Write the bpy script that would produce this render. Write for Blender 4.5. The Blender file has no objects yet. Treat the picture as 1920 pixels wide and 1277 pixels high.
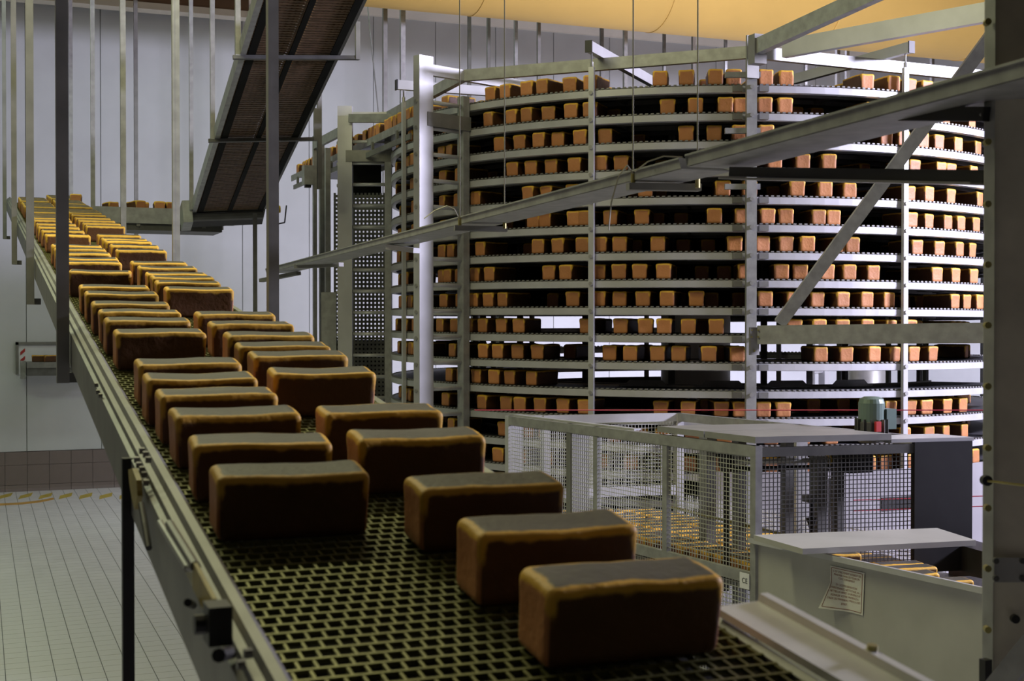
import bpy, bmesh, math, random
from mathutils import Vector, Matrix, Quaternion

# ------------------------------------------------------------------ camera, world, lights
F = 2500.0                      # focal length in pixels of the 1920 px wide frame
AL = math.atan2(999, F)         # angle between the view axis and the conveyor / room axis (+Y)
PI = math.pi
PITCH = math.atan(28.5 / F)
CA, SA = math.cos(AL), math.sin(AL)
CAM = Vector((0, 0, 3.0))
VR = Vector((CA, -SA, 0))
VF = Vector((SA * math.cos(PITCH), CA * math.cos(PITCH), -math.sin(PITCH)))
VU = Vector((SA * math.sin(PITCH), CA * math.sin(PITCH), math.cos(PITCH)))

sc = bpy.context.scene
col = sc.collection
cd = bpy.data.cameras.new('camera')
cam = bpy.data.objects.new('camera', cd)
col.objects.link(cam)
cam.location = CAM
cam.rotation_euler = (PI / 2 - PITCH, 0, -AL)
cd.sensor_width = 36
cd.lens = F * 36 / 1920
cd.clip_end = 200
cd.dof.use_dof = True
cd.dof.focus_distance = 9.0
cd.dof.aperture_fstop = 8.0
sc.camera = cam
sc.view_settings.view_transform = 'Standard'
sc.view_settings.look = 'None'
sc.view_settings.exposure = -0.28
sc.view_settings.gamma = 1.0
sc.view_settings.use_curve_mapping = False

w = bpy.data.worlds.new('world')
sc.world = w
w.use_nodes = True
w.node_tree.nodes['Background'].inputs[0].default_value = (0.5, 0.55, 0.6, 1)
w.node_tree.nodes['Background'].inputs[1].default_value = 0.004


def area(name, loc, target, sx, sy, power, color, spread=180):
    d = bpy.data.lights.new(name, 'AREA')
    d.shape = 'RECTANGLE'
    d.size, d.size_y = sx, sy
    d.energy = power
    d.color = color
    d.spread = math.radians(spread)
    o = bpy.data.objects.new(name, d)
    col.objects.link(o)
    o.location = loc
    o.rotation_euler = (Vector(target) - Vector(loc)).to_track_quat('-Z', 'Y').to_euler()
    return o


WARM = (1.0, 0.97, 0.56)
COOL = (0.78, 0.75, 1.0)
area('lamp_light_front', (-0.2, 6.9, 7.2), (-0.2, 7.3, 0), 5.0, 0.4, 290, WARM)
area('lamp_light_right', (12.2, 3.8, 5.8), (7.2, 9.6, 3.0), 2.2, 0.8, 2500, COOL)
area('duct_fill_light', (11.4, 8.4, 5.9), (10.5, 18, 8.0), 2.5, 0.6, 150, (0.95, 0.93, 1.0))  # extra uplight, added to brighten the yellow duct
area('lamp_light_back_right', (14.5, 20.8, 9.2), (14.0, 22.0, 0), 6, 0.6, 1100, COOL, 120)
area('lamp_light_back', (4.5, 20.8, 9.2), (4.5, 22.5, 0), 6, 0.6, 100, (0.85, 1.0, 0.92))
area('lamp_light_left', (-1.5, 14.0, 9.2), (-0.8, 15.0, 0), 4, 0.6, 240, (0.82, 1.0, 0.72))


# ------------------------------------------------------------------ projection helpers
def P(x, y, Z):
    """the point seen at pixel (x, y) of the 1920 x 1277 frame at depth Z"""
    return CAM + Z * (VF + (x - 960) / F * VR + (638.5 - y) / F * VU)


def ray(x, y):
    return VF + (x - 960) / F * VR + (638.5 - y) / F * VU


def onplane(x, y, axis, val):
    d = ray(x, y)
    return CAM + d * ((val - CAM[axis]) / d[axis])


def PXp(x, y, X): return onplane(x, y, 0, X)
def PYp(x, y, Y): return onplane(x, y, 1, Y)
def PZp(x, y, z): return onplane(x, y, 2, z)


# ------------------------------------------------------------------ materials
def mat(name, c, rough=0.5, metal=0.0, var=0.12, scale=9.0, bump=0.0, bscale=40.0, spec=0.5, c2=None):
    m = bpy.data.materials.new(name)
    m.use_nodes = True
    nt = m.node_tree
    b = nt.nodes['Principled BSDF']
    tc = nt.nodes.new('ShaderNodeTexCoord')
    nz = nt.nodes.new('ShaderNodeTexNoise')
    nz.inputs['Scale'].default_value = scale
    nz.inputs['Detail'].default_value = 5
    nt.links.new(tc.outputs['Object'], nz.inputs['Vector'])
    rp = nt.nodes.new('ShaderNodeValToRGB')
    lo = c2 if c2 else tuple(v * (1 - var) for v in c)
    hi = c if c2 else tuple(min(1, v * (1 + var)) for v in c)
    rp.color_ramp.elements[0].position = 0.32
    rp.color_ramp.elements[1].position = 0.68
    rp.color_ramp.elements[0].color = (*lo, 1)
    rp.color_ramp.elements[1].color = (*hi, 1)
    nt.links.new(nz.outputs['Fac'], rp.inputs['Fac'])
    nt.links.new(rp.outputs['Color'], b.inputs['Base Color'])
    b.inputs['Roughness'].default_value = rough
    b.inputs['Metallic'].default_value = metal
    b.inputs['Specular IOR Level'].default_value = spec
    if bump:
        n2 = nt.nodes.new('ShaderNodeTexNoise')
        n2.inputs['Scale'].default_value = bscale
        nt.links.new(tc.outputs['Object'], n2.inputs['Vector'])
        bp = nt.nodes.new('ShaderNodeBump')
        bp.inputs['Strength'].default_value = bump
        bp.inputs['Distance'].default_value = 0.01
        nt.links.new(n2.outputs['Fac'], bp.inputs['Height'])
        nt.links.new(bp.outputs['Normal'], b.inputs['Normal'])
    return m


M = {}
M['steel'] = mat('brushed_steel', (0.36, 0.36, 0.34), 0.42, 0.5, 0.10, 6)
M['galv'] = mat('galvanised_steel', (0.32, 0.325, 0.315), 0.48, 0.35, 0.16, 14)
M['rail'] = mat('rail_steel', (0.50, 0.505, 0.51), 0.40, 0.3, 0.08, 5)
M['dull'] = mat('dull_grey_steel', (0.21, 0.21, 0.195), 0.5, 0.4, 0.14, 8)
M['dark'] = mat('dark_steel', (0.10, 0.10, 0.092), 0.5, 0.2, 0.2, 8)
M['black'] = mat('black_plastic', (0.012, 0.012, 0.012), 0.5, 0.0, 0.2, 10)
M['belt'] = mat('belt_wire', (0.17, 0.17, 0.055), 0.42, 0.55, 0.25, 30)
M['backing'] = mat('dark_backing', (0.010, 0.010, 0.009), 0.8, 0.0, 0.2, 8, spec=0.1)  # near-black, for dark strips and for sheets standing in for shade
M['ringbelt'] = mat('spiral_belt', (0.085, 0.085, 0.09), 0.45, 0.5, 0.3, 60, bump=0.3, bscale=120)
M['mesh'] = mat('wire_mesh', (0.50, 0.51, 0.45), 0.45, 0.2, 0.08, 8)
M['wall'] = mat('wall_panel_white', (0.60, 0.62, 0.62), 0.5, 0.0, 0.04, 1.5)
M['darkwall'] = mat('grey_wall', (0.07, 0.07, 0.065), 0.6, 0.0, 0.05, 2)
M['joint'] = mat('panel_joint', (0.30, 0.31, 0.31), 0.7, 0.0, 0.05, 3)
M['basetile'] = mat('base_tile_brown', (0.21, 0.17, 0.155), 0.35, 0.0, 0.08, 3)
M['floortile'] = mat('floor_tile_white', (0.76, 0.76, 0.74), 0.32, 0.0, 0.06, 2.5)
M['grout'] = mat('grout', (0.10, 0.10, 0.095), 0.9, 0.0, 0.1, 10)
M['ceil'] = mat('ceiling_cream', (0.36, 0.29, 0.19), 0.7, 0.0, 0.05, 2)
M['trim'] = mat('cream_trim', (0.72, 0.66, 0.54), 0.6, 0.0, 0.05, 2)
M['duct'] = mat('yellow_duct_fabric', (0.78, 0.50, 0.12), 0.7, 0.0, 0.04, 1.2)
M['brown'] = mat('brown_steel', (0.16, 0.09, 0.05), 0.6, 0.1, 0.1, 4)
M['green'] = mat('motor_green', (0.14, 0.20, 0.17), 0.4, 0.1, 0.08, 8)
M['yellow'] = mat('yellow_paint', (0.65, 0.45, 0.04), 0.45, 0.0, 0.1, 8)
M['olive'] = mat('floor_yellow', (0.55, 0.42, 0.06), 0.5, 0.0, 0.15, 5)
M['orange'] = mat('floor_orange', (0.60, 0.33, 0.05), 0.5, 0.0, 0.15, 5)
M['red'] = mat('red_paint', (0.45, 0.03, 0.03), 0.5, 0.0, 0.1, 8)
M['cord'] = mat('pink_cord', (0.75, 0.06, 0.16), 0.5, 0.0, 0.1, 8)
M['paper'] = mat('paper', (0.70, 0.71, 0.64), 0.7, 0.0, 0.03, 6)
M['ink'] = mat('brown_ink', (0.28, 0.10, 0.06), 0.7, 0.0, 0.05, 6)
M['blackink'] = mat('black_ink', (0.02, 0.02, 0.02), 0.7, 0.0, 0.05, 6)
M['brass'] = mat('brass_bolt', (0.36, 0.32, 0.12), 0.4, 0.6, 0.1, 6)
M['wire'] = mat('steel_wire', (0.30, 0.29, 0.22), 0.5, 0.4, 0.1, 6)
M['column'] = mat('column_sheet', (0.58, 0.55, 0.44), 0.5, 0.35, 0.16, 7)
M['white'] = mat('white_sheet', (0.75, 0.77, 0.80), 0.5, 0.0, 0.04, 4)
M['panel'] = mat('grey_panel', (0.46, 0.46, 0.42), 0.45, 0.3, 0.06, 5)
M['plate'] = mat('pale_plate', (0.66, 0.67, 0.66), 0.4, 0.15, 0.08, 12)
M['tag'] = mat('olive_tag', (0.26, 0.20, 0.03), 0.5, 0.0, 0.15, 20)
M['skirt'] = mat('satin_panel', (0.42, 0.41, 0.42), 0.35, 0.5, 0.08, 2)


def bread_mat():
    m = bpy.data.materials.new('bread_crust')
    m.use_nodes = True
    nt = m.node_tree
    b = nt.nodes['Principled BSDF']
    at = nt.nodes.new('ShaderNodeAttribute')
    at.attribute_name = 'crust'
    sp = nt.nodes.new('ShaderNodeSeparateColor')
    nt.links.new(at.outputs['Color'], sp.inputs[0])
    tc = nt.nodes.new('ShaderNodeTexCoord')
    oi = nt.nodes.new('ShaderNodeObjectInfo')

    def noise(scale, detail=4):
        n = nt.nodes.new('ShaderNodeTexNoise')
        n.noise_dimensions = '4D'
        n.inputs['Scale'].default_value = scale
        n.inputs['Detail'].default_value = detail
        nt.links.new(tc.outputs['Object'], n.inputs['Vector'])
        mu = nt.nodes.new('ShaderNodeMath')
        mu.operation = 'MULTIPLY'
        mu.inputs[1].default_value = 20
        nt.links.new(oi.outputs['Random'], mu.inputs[0])
        nt.links.new(mu.outputs[0], n.inputs['W'])
        return n

    def mix(fac, a, c):
        x = nt.nodes.new('ShaderNodeMix')
        x.data_type = 'RGBA'
        if isinstance(fac, float):
            x.inputs[0].default_value = fac
        else:
            nt.links.new(fac, x.inputs[0])
        for i, v in ((6, a), (7, c)):
            if isinstance(v, tuple):
                x.inputs[i].default_value = (*v, 1)
            else:
                nt.links.new(v, x.inputs[i])
        return x.outputs[2]
    n1 = noise(16)
    n2 = noise(60, 3)
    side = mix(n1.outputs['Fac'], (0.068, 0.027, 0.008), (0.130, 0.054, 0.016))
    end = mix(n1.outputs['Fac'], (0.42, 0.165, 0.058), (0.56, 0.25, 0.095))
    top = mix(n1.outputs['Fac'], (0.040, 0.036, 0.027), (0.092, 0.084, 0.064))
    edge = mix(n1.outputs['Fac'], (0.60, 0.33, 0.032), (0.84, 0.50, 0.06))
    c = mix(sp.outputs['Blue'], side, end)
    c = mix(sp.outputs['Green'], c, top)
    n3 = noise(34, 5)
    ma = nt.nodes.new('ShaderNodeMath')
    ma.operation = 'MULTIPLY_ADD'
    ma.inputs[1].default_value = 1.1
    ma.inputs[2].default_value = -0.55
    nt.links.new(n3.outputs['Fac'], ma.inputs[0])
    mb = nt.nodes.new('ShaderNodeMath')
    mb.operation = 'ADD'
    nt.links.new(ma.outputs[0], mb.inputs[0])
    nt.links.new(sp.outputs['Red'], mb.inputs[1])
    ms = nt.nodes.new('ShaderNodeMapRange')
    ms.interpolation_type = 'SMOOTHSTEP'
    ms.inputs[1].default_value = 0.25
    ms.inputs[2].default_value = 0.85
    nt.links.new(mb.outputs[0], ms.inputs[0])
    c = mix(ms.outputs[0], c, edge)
    rnd = nt.nodes.new('ShaderNodeMapRange')
    rnd.inputs[3].default_value = 0.80
    rnd.inputs[4].default_value = 1.15
    nt.links.new(oi.outputs['Random'], rnd.inputs[0])
    hv = nt.nodes.new('ShaderNodeHueSaturation')
    nt.links.new(rnd.outputs[0], hv.inputs['Value'])
    nt.links.new(c, hv.inputs['Color'])
    nt.links.new(hv.outputs[0], b.inputs['Base Color'])
    b.inputs['Roughness'].default_value = 0.55
    b.inputs['Specular IOR Level'].default_value = 0.4
    bp = nt.nodes.new('ShaderNodeBump')
    bp.inputs['Strength'].default_value = 0.55
    bp.inputs['Distance'].default_value = 0.004
    nt.links.new(n2.outputs['Fac'], bp.inputs['Height'])
    nt.links.new(bp.outputs['Normal'], b.inputs['Normal'])
    return m


M['bread'] = bread_mat()


def tile_slab_mat():
    m = bpy.data.materials.new('tiled_slab')
    m.use_nodes = True
    nt = m.node_tree
    b = nt.nodes['Principled BSDF']
    tc = nt.nodes.new('ShaderNodeTexCoord')
    br = nt.nodes.new('ShaderNodeTexBrick')
    br.offset = 0
    br.inputs['Color1'].default_value = (0.60, 0.60, 0.58, 1)
    br.inputs['Color2'].default_value = (0.56, 0.56, 0.55, 1)
    br.inputs['Mortar'].default_value = (0.10, 0.10, 0.095, 1)
    br.inputs['Scale'].default_value = 1
    br.inputs['Mortar Size'].default_value = 0.006
    br.inputs['Brick Width'].default_value = 0.2
    br.inputs['Row Height'].default_value = 0.2
    nt.links.new(tc.outputs['Object'], br.inputs['Vector'])
    nt.links.new(br.outputs['Color'], b.inputs['Base Color'])
    b.inputs['Roughness'].default_value = 0.35
    return m


M['slab'] = tile_slab_mat()


# ------------------------------------------------------------------ mesh builder
class MB:
    def __init__(self):
        self.v, self.f = [], []

    def add(self, vs, fs):
        n = len(self.v)
        self.v += [tuple(p) for p in vs]
        self.f += [tuple(i + n for i in q) for q in fs]
        return self

    def box(self, c, s, R=None):
        c = Vector(c)
        vs = []
        for dz in (-1, 1):
            for dy in (-1, 1):
                for dx in (-1, 1):
                    p = Vector((dx * s[0] / 2, dy * s[1] / 2, dz * s[2] / 2))
                    vs.append(c + (R @ p if R else p))
        return self.add(vs, [(0, 2, 3, 1), (4, 5, 7, 6), (0, 1, 5, 4), (2, 6, 7, 3), (0, 4, 6, 2), (1, 3, 7, 5)])

    def bx(self, x0, x1, y0, y1, z0, z1):
        return self.box(((x0 + x1) / 2, (y0 + y1) / 2, (z0 + z1) / 2), (x1 - x0, y1 - y0, z1 - z0))

    def bar(self, p0, p1, w, h, up=(0, 0, 1)):
        """box from p0 to p1, w across (sideways), h along 'up'"""
        p0, p1 = Vector(p0), Vector(p1)
        d = p1 - p0
        L = d.length
        y = d.normalized()
        up = Vector(up)
        x = y.cross(up)
        if x.length < 1e-5:
            x = y.cross(Vector((0, 1, 0)))
        x.normalize()
        z = x.cross(y)
        R = Matrix((x, y, z)).transposed()
        return self.box((p0 + p1) / 2, (w, L, h), R)

    def prism(self, p0, p1, prof, up=(0, 0, 1)):
        """profile of (side, up) points swept from p0 to p1"""
        p0, p1 = Vector(p0), Vector(p1)
        y = (p1 - p0).normalized()
        x = y.cross(Vector(up))
        if x.length < 1e-5:
            x = y.cross(Vector((0, 1, 0)))
        x.normalize()
        z = x.cross(y)
        n = len(prof)
        vs = [p0 + x * a + z * b for a, b in prof] + [p1 + x * a + z * b for a, b in prof]
        fs = [(i, (i + 1) % n, n + (i + 1) % n, n + i) for i in range(n)]
        fs += [tuple(range(n - 1, -1, -1)), tuple(range(n, 2 * n))]
        return self.add(vs, fs)

    def tube(self, p0, p1, r, n=8, r2=None):
        p0, p1 = Vector(p0), Vector(p1)
        r2 = r if r2 is None else r2
        y = (p1 - p0).normalized()
        x = y.cross(Vector((0, 0, 1)))
        if x.length < 1e-4:
            x = Vector((1, 0, 0))
        x.normalize()
        z = x.cross(y)
        vs = []
        for p, rr in ((p0, r), (p1, r2)):
            for i in range(n):
                a = 2 * PI * i / n
                vs.append(p + x * (math.cos(a) * rr) + z * (math.sin(a) * rr))
        fs = [(i, n + i, n + (i + 1) % n, (i + 1) % n) for i in range(n)]
        fs += [tuple(range(n)), tuple(range(2 * n - 1, n - 1, -1))]
        return self.add(vs, fs)

    def path(self, pts, r, n=5):
        for a, b in zip(pts, pts[1:]):
            self.tube(a, b, r, n)
        return self

    def lathe(self, c, prof, n=20):
        """profile (r, z) round a vertical axis at c"""
        c = Vector(c)
        vs = []
        for r, z in prof:
            for i in range(n):
                a = 2 * PI * i / n
                vs.append(c + Vector((math.cos(a) * r, math.sin(a) * r, z)))
        fs = []
        for k in range(len(prof) - 1):
            for i in range(n):
                j = (i + 1) % n
                fs.append((k * n + i, k * n + j, (k + 1) * n + j, (k + 1) * n + i))
        fs += [tuple(range(n - 1, -1, -1)), tuple(range((len(prof) - 1) * n, len(prof) * n))]
        return self.add(vs, fs)

    def slab(self, pts, th):
        """polygon (list of points) thickened downwards by th"""
        n = len(pts)
        a = [Vector(p) for p in pts]
        b = [p - Vector((0, 0, th)) for p in a]
        fs = [tuple(range(n)), tuple(range(2 * n - 1, n - 1, -1))]
        fs += [(i, n + i, n + (i + 1) % n, (i + 1) % n) for i in range(n)]
        return self.add(a + b, fs)

    def mesh(self, name, m, smooth=False):
        me = bpy.data.meshes.new(name)
        me.from_pydata(self.v, [], self.f)
        bm = bmesh.new()
        bm.from_mesh(me)
        bmesh.ops.recalc_face_normals(bm, faces=bm.faces)
        bm.to_mesh(me)
        bm.free()
        me.materials.append(M[m] if isinstance(m, str) else m)
        if smooth:
            for p in me.polygons:
                p.use_smooth = True
        return me

    def build(self, name, m, parent=None, smooth=False, stuff=False):
        return put(name, self.mesh(name, m, smooth), parent, stuff)


def put(name, me, parent=None, stuff=False, loc=None):
    o = bpy.data.objects.new(name, me)
    col.objects.link(o)
    if loc is not None:
        o.location = loc
    if parent is not None:
        o.parent = parent
        o.matrix_parent_inverse = parent_inverse(parent)
    if stuff:
        o['kind'] = 'stuff'
    return o


def parent_inverse(p):
    return Matrix.Translation(-p.location)


def tag(o, label, cat, group=None):
    o['label'] = label
    o['category'] = cat
    if group:
        o['group'] = group
    return o


def thing(name, label, cat, loc=(0, 0, 0), group=None):
    o = bpy.data.objects.new(name, None)
    o.empty_display_size = 0.1
    col.objects.link(o)
    o.location = loc
    return tag(o, label, cat, group)


def struct(o):
    o['kind'] = 'structure'
    return o


ORD = ('zeroth first second third fourth fifth sixth seventh eighth ninth tenth eleventh twelfth thirteenth fourteenth '
       'fifteenth sixteenth seventeenth eighteenth nineteenth twentieth').split()


def ordinal(n):
    tens = {2: 'twenty', 3: 'thirty', 4: 'forty', 5: 'fifty'}
    if n <= 20:
        return ORD[n]
    t, r = divmod(n, 10)
    return (tens[t] + '-' + ORD[r]) if r else tens[t][:-1] + 'ieth'


random.seed(7)

# ------------------------------------------------------------------ the room
X0, X1, Y0, Y1, ZC = -7.0, 20.0, -5.0, 25.7, 9.35
fl = struct(MB().bx(X0 - .2, X1 + .2, Y0 - .2, Y1 + .2, -0.2, -0.008).build('floor', 'slab'))
struct(MB().bx(X0 - .2, X1 + .2, Y0 - .2, Y1 + .2, ZC, ZC + 0.15).build('ceiling', 'ceil'))
struct(MB().bx(X0 - .2, X0, Y0, Y1, 0, ZC).build('wall_left', 'darkwall'))
struct(MB().bx(X1, X1 + .2, Y0, Y1, 0, ZC).build('wall_right', 'wall'))
struct(MB().bx(X0, X1, Y0 - .2, Y0, 0, ZC).build('wall_front', 'darkwall'))
wb = struct(MB().bx(X0, X1, Y1, Y1 + .2, 0, ZC).build('wall_back', 'joint'))
# insulated wall panels with recessed joints
pw = 1.30
panel_me = MB().bx(0, pw - 0.014, -0.035, 0.0, 0.72, ZC).mesh('wall_panel', 'wall')
k = 0
x = X0
while x < X1 - 0.2:
    put('wall_panel', panel_me, wb, loc=(x, Y1, 0))
    x += pw
# tiled base of the wall
bt_me = MB().bx(0, 0.372, -0.045, 0, 0, 0.355).mesh('base_tile', 'basetile')
bt2_me = MB().bx(0, 0.372, -0.045, 0, 0, 0.235).mesh('base_tile', 'basetile')
cove_me = MB().prism((0, 0, 0), (0.372, 0, 0), [(0, 0.0), (-0.0, 0.11), (0.045, 0.11), (0.055, 0.05), (0.10, 0.0)]).mesh('cove_tile', 'basetile')
for i in range(28):
    xx = -2.6 + i * 0.378
    put('base_tile', bt_me, wb, loc=(xx, Y1, 0.115))
    put('base_tile', bt2_me, wb, loc=(xx, Y1, 0.475))
    put('cove_tile', cove_me, wb, loc=(xx, Y1, 0.0))
# floor tiles, each its own slab (those that show largest), the remainder joined
ft_me = MB().bx(0, 0.193, 0, 0.193, -0.012, 0).mesh('floor_tile', 'floortile')
cells = []
for iy in range(int((Y1 - 9.0) / 0.2)):
    for ix in range(-8, 18):
        xx, yy = ix * 0.2, 9.0 + iy * 0.2
        d = Vector((xx + .1, yy + .1, 0)) - CAM
        zz = d.dot(VF)
        px = 960 + F * d.dot(VR) / zz
        py = 638.5 - F * d.dot(VU) / zz
        cells.append((zz if (-30 < px < 420 and py < 1300) else 99 + zz, xx, yy))
cells.sort()
for z_, xx, yy in cells[:300]:
    put('floor_tile', ft_me, fl, loc=(xx, yy, 0))
rest = MB()
for z_, xx, yy in cells[300:]:
    rest.bx(xx, xx + .193, yy, yy + .193, -0.012, 0)
rest.build('floor_tiles_far', 'floortile', fl, stuff=True)
# trims at the top of the back wall
struct(MB().prism((X0, Y1 - 0.02, ZC), (X1, Y1 - 0.02, ZC), [(0, 0), (0.30, 0), (0.30, -0.07), (0.12, -0.22), (0, -0.22)]).build('trim_1', 'trim'))
struct(MB().bx(X0, X1, 21.6, 21.85, 9.05, ZC).build('trim_2', 'brown'))
struct(MB().bx(X0, 4.7, 25.0, 25.3, 8.86, ZC).build('trim_5', 'brown'))
struct(MB().bx(X0, 4.7, 24.98, 25.32, 8.74, 8.86).build('trim_6', 'trim'))
# painted curve on the floor by the wall
rb = MB()
pts = [PZp(a, b, 0.004) for a, b in ((-40, 945), (0, 944), (40, 942), (75, 938), (100, 933))]
for a, b in zip(pts, pts[1:]):
    rb.slab([a, b, b + Vector((0, -0.26, 0)), a + Vector((0, -0.26, 0))], 0.003)
struct(rb.build('trim_3', 'orange'))
rb = MB()
for xa in range(-4, 235, 38):
    a, b = PZp(xa, 936, 0.004), PZp(xa + 24, 930, 0.004)
    rb.slab([a, b, b + Vector((0.05, 0.5, 0)), a + Vector((0.05, 0.5, 0))], 0.003)
struct(rb.build('trim_4', 'olive'))

# big yellow air duct under the ceiling
dct = thing('air_duct', 'large round yellow fabric air duct hanging under the ceiling', 'air duct', (6, 18, 7.45))
MB().tube((X0 + .3, 18, 8.27), (X1 - .3, 18, 8.27), 0.82, 48).build('duct_tube', 'duct', dct, smooth=True)
for i in range(9):
    xx = -5 + i * 2.9
    s = MB()
    s.tube((xx, 18, 8.27), (xx + 0.03, 18, 8.27), 0.828, 48)
    s.build('seam_ring', 'duct', dct)

# hatch in the wall, far left
hb = onplane(35, 702, 1, Y1 - 0.06)
ht = onplane(175, 646, 1, Y1 - 0.06)
hx0, hx1, hz0, hz1 = hb.x, ht.x, hb.z, ht.z
hat = thing('wall_hatch', 'small framed hatch low in the far wall with red and white sign', 'hatch', (hx0, Y1, hz0))
MB().bx(hx0, hx1, Y1 - .05, Y1 - .038, hz0, hz1).build('hatch_panel', 'white', hat)
fr = MB()
fr.bx(hx0 - .05, hx0, Y1 - .09, Y1 - .037, hz0, hz1 + .05)
fr.bx(hx0 - .05, hx1 + .05, Y1 - .09, Y1 - .037, hz1, hz1 + .05)
fr.build('hatch_frame', 'dull', hat)
sg = MB()
for i in range(3):
    z0 = hz1 - 0.06 - i * 0.14
    sg.slab([(hx0 + .03, Y1 - .055, z0 - .07), (hx0 + .11, Y1 - .055, z0), (hx0 + .11, Y1 - .062, z0), (hx0 + .03, Y1 - .062, z0 - .07)], 0.06)
sg.build('red_stripe', 'red', hat)
htc = thing('transfer_table', 'small dark transfer conveyor sticking out of the wall hatch', 'conveyor', (hx0 + .2, Y1 - .8, 1.5))
tz = hz1 - 0.30
MB().bx(hx0 + .12, hx1 + .1, Y1 - 0.75, Y1 - .06, tz - .10, tz).build('table_top', 'dull', htc)
MB().bx(hx0 + .12, hx1 + .1, Y1 - 0.72, Y1 - .10, tz - .24, tz - .10).build('side_plate', 'dark', htc)
MB().bx(hx0 + .02, hx0 + .11, Y1 - .5, Y1 - .3, tz - .3, tz + .02).build('end_plate', 'galv', htc)

# ------------------------------------------------------------------ bread
LW, LL, LH = 0.118, 0.279, 0.120      # width (y), length (x), height


def loaf_mesh(seed, fine=True):
    rnd = random.Random(seed)
    r = 0.018
    hx, hy, hz = LL / 2, LW / 2, LH / 2

    def lines(h, mid):
        e = [-h, -h + 0.3 * r, -h + 0.62 * r, -h + r, -h + 1.5 * r] if fine else [-h, -h + 0.5 * r, -h + r, -h + 1.6 * r]
        inner = [(-h + 1.5 * r) * (1 - 2 * t / (mid + 1)) for t in range(1, mid + 1)] if fine else []
        return e + inner + [-v for v in reversed(e)]
    lx, ly, lz = lines(hx, 5 if fine else 0), lines(hy, 2 if fine else 0), lines(hz, 2 if fine else 0)
    idx = {}
    vs, fs, at = [], [], []
    ph = [rnd.uniform(0, 6.28) for _ in range(8)]
    sag = rnd.uniform(0.0, 0.005)
    skew = rnd.uniform(-0.004, 0.004)

    def vert(q):
        key = (round(q[0], 5), round(q[1], 5), round(q[2], 5))
        if key in idx:
            return idx[key]
        inn = Vector((max(-hx + r, min(hx - r, q[0])), max(-hy + r, min(hy - r, q[1])), max(-hz + r, min(hz - r, q[2]))))
        d = Vector(q) - inn
        p = inn + d.normalized() * r if d.length > 1e-9 else Vector(q)
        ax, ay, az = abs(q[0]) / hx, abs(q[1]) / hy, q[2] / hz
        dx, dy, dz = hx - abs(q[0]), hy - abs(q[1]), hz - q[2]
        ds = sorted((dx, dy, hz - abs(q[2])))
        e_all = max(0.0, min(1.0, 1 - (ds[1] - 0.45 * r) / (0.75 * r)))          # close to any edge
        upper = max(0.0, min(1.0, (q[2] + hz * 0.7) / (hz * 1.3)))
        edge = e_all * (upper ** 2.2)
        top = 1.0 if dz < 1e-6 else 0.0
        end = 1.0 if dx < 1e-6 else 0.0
        # baked irregularity: concave sides, wavy top edges, slight flare
        t = (q[2] + hz) / (2 * hz)
        k_in = 0.0035 * (1 - (2 * t - 1) ** 2)
        p.x -= math.copysign(k_in * (1 - ay ** 2), p.x) if ax > 0.6 else 0
        p.y -= math.copysign(k_in * 1.3 * (1 - ax ** 2), p.y) if ay > 0.5 else 0
        p.x *= 0.985 + 0.02 * t
        p.y *= 0.965 + 0.045 * t
        if t > 0.6:
            wv = 0.0024 * math.sin(q[0] * 38 + ph[0]) + 0.0018 * math.sin(q[0] * 71 + ph[1])
            p.y += math.copysign(1, q[1]) * wv * (1 if ay > 0.6 else 0)
            p.z += 0.0016 * math.sin(q[0] * 24 + ph[2]) + 0.0012 * math.sin(q[1] * 60 + ph[3])
            p.z -= sag * (1 - ax ** 2) * (1 - ay ** 2)
        p.x += skew * (t - .5)
        idx[key] = len(vs)
        vs.append((p.x, p.y, p.z + hz))
        at.append((edge, top, end, 1.0))
        return idx[key]

    def face(A, B, mk, flip):
        for a0, a1 in zip(A, A[1:]):
            for b0, b1 in zip(B, B[1:]):
                q = [vert(mk(a0, b0)), vert(mk(a1, b0)), vert(mk(a1, b1)), vert(mk(a0, b1))]
                fs.append(tuple(q if not flip else q[::-1]))
    face(lx, ly, lambda a, b: (a, b, hz), False)
    face(lx, ly, lambda a, b: (a, b, -hz), True)
    face(lx, lz, lambda a, b: (a, -hy, b), False)
    face(lx, lz, lambda a, b: (a, hy, b), True)
    face(ly, lz, lambda a, b: (hx, a, b), False)
    face(ly, lz, lambda a, b: (-hx, a, b), True)
    return vs, fs, at


def to_mesh(data, name='bread_loaf'):
    vs, fs, at = data
    me = bpy.data.meshes.new(name)
    me.from_pydata(vs, [], fs)
    ca = me.attributes.new('crust', 'FLOAT_COLOR', 'POINT')
    ca.data.foreach_set('color', [c for a in at for c in a])
    me.materials.append(M['bread'])
    me.polygons.foreach_set('use_smooth', [True] * len(me.polygons))
    return me


LOAF = [to_mesh(loaf_mesh(s)) for s in range(10)]
LOW = loaf_mesh(99, False)
loaves = []       # (priority, matrix, label, group)


def add_loaf(p, rz, prio, label, group, tilt=0.0, scale=1.0):
    """p: centre of the underside"""
    Mx = Matrix.Translation(p) @ Matrix.Rotation(tilt, 4, 'X') @ Matrix.Rotation(rz, 4, 'Z') @ Matrix.Diagonal((scale, 1, 1, 1))
    loaves.append((prio, Mx, label, group))


# ------------------------------------------------------------------ the foreground mesh belt conveyor
SLOPE = math.atan((610 - 266) / math.hypot(F, 999))
TS = math.tan(SLOPE)
BZ0 = 2.520 - TS * 1.628


def bz(Y): return BZ0 + TS * Y


BX0, BX1 = 0.345, 1.055
YA, YB = 0.55, 16.6
cv = thing('belt_conveyor', 'long sloping mesh belt conveyor carrying two rows of loaves past the camera', 'conveyor', (0.7, 0.55, 0))
RS = Matrix.Rotation(SLOPE, 3, 'X')


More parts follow.
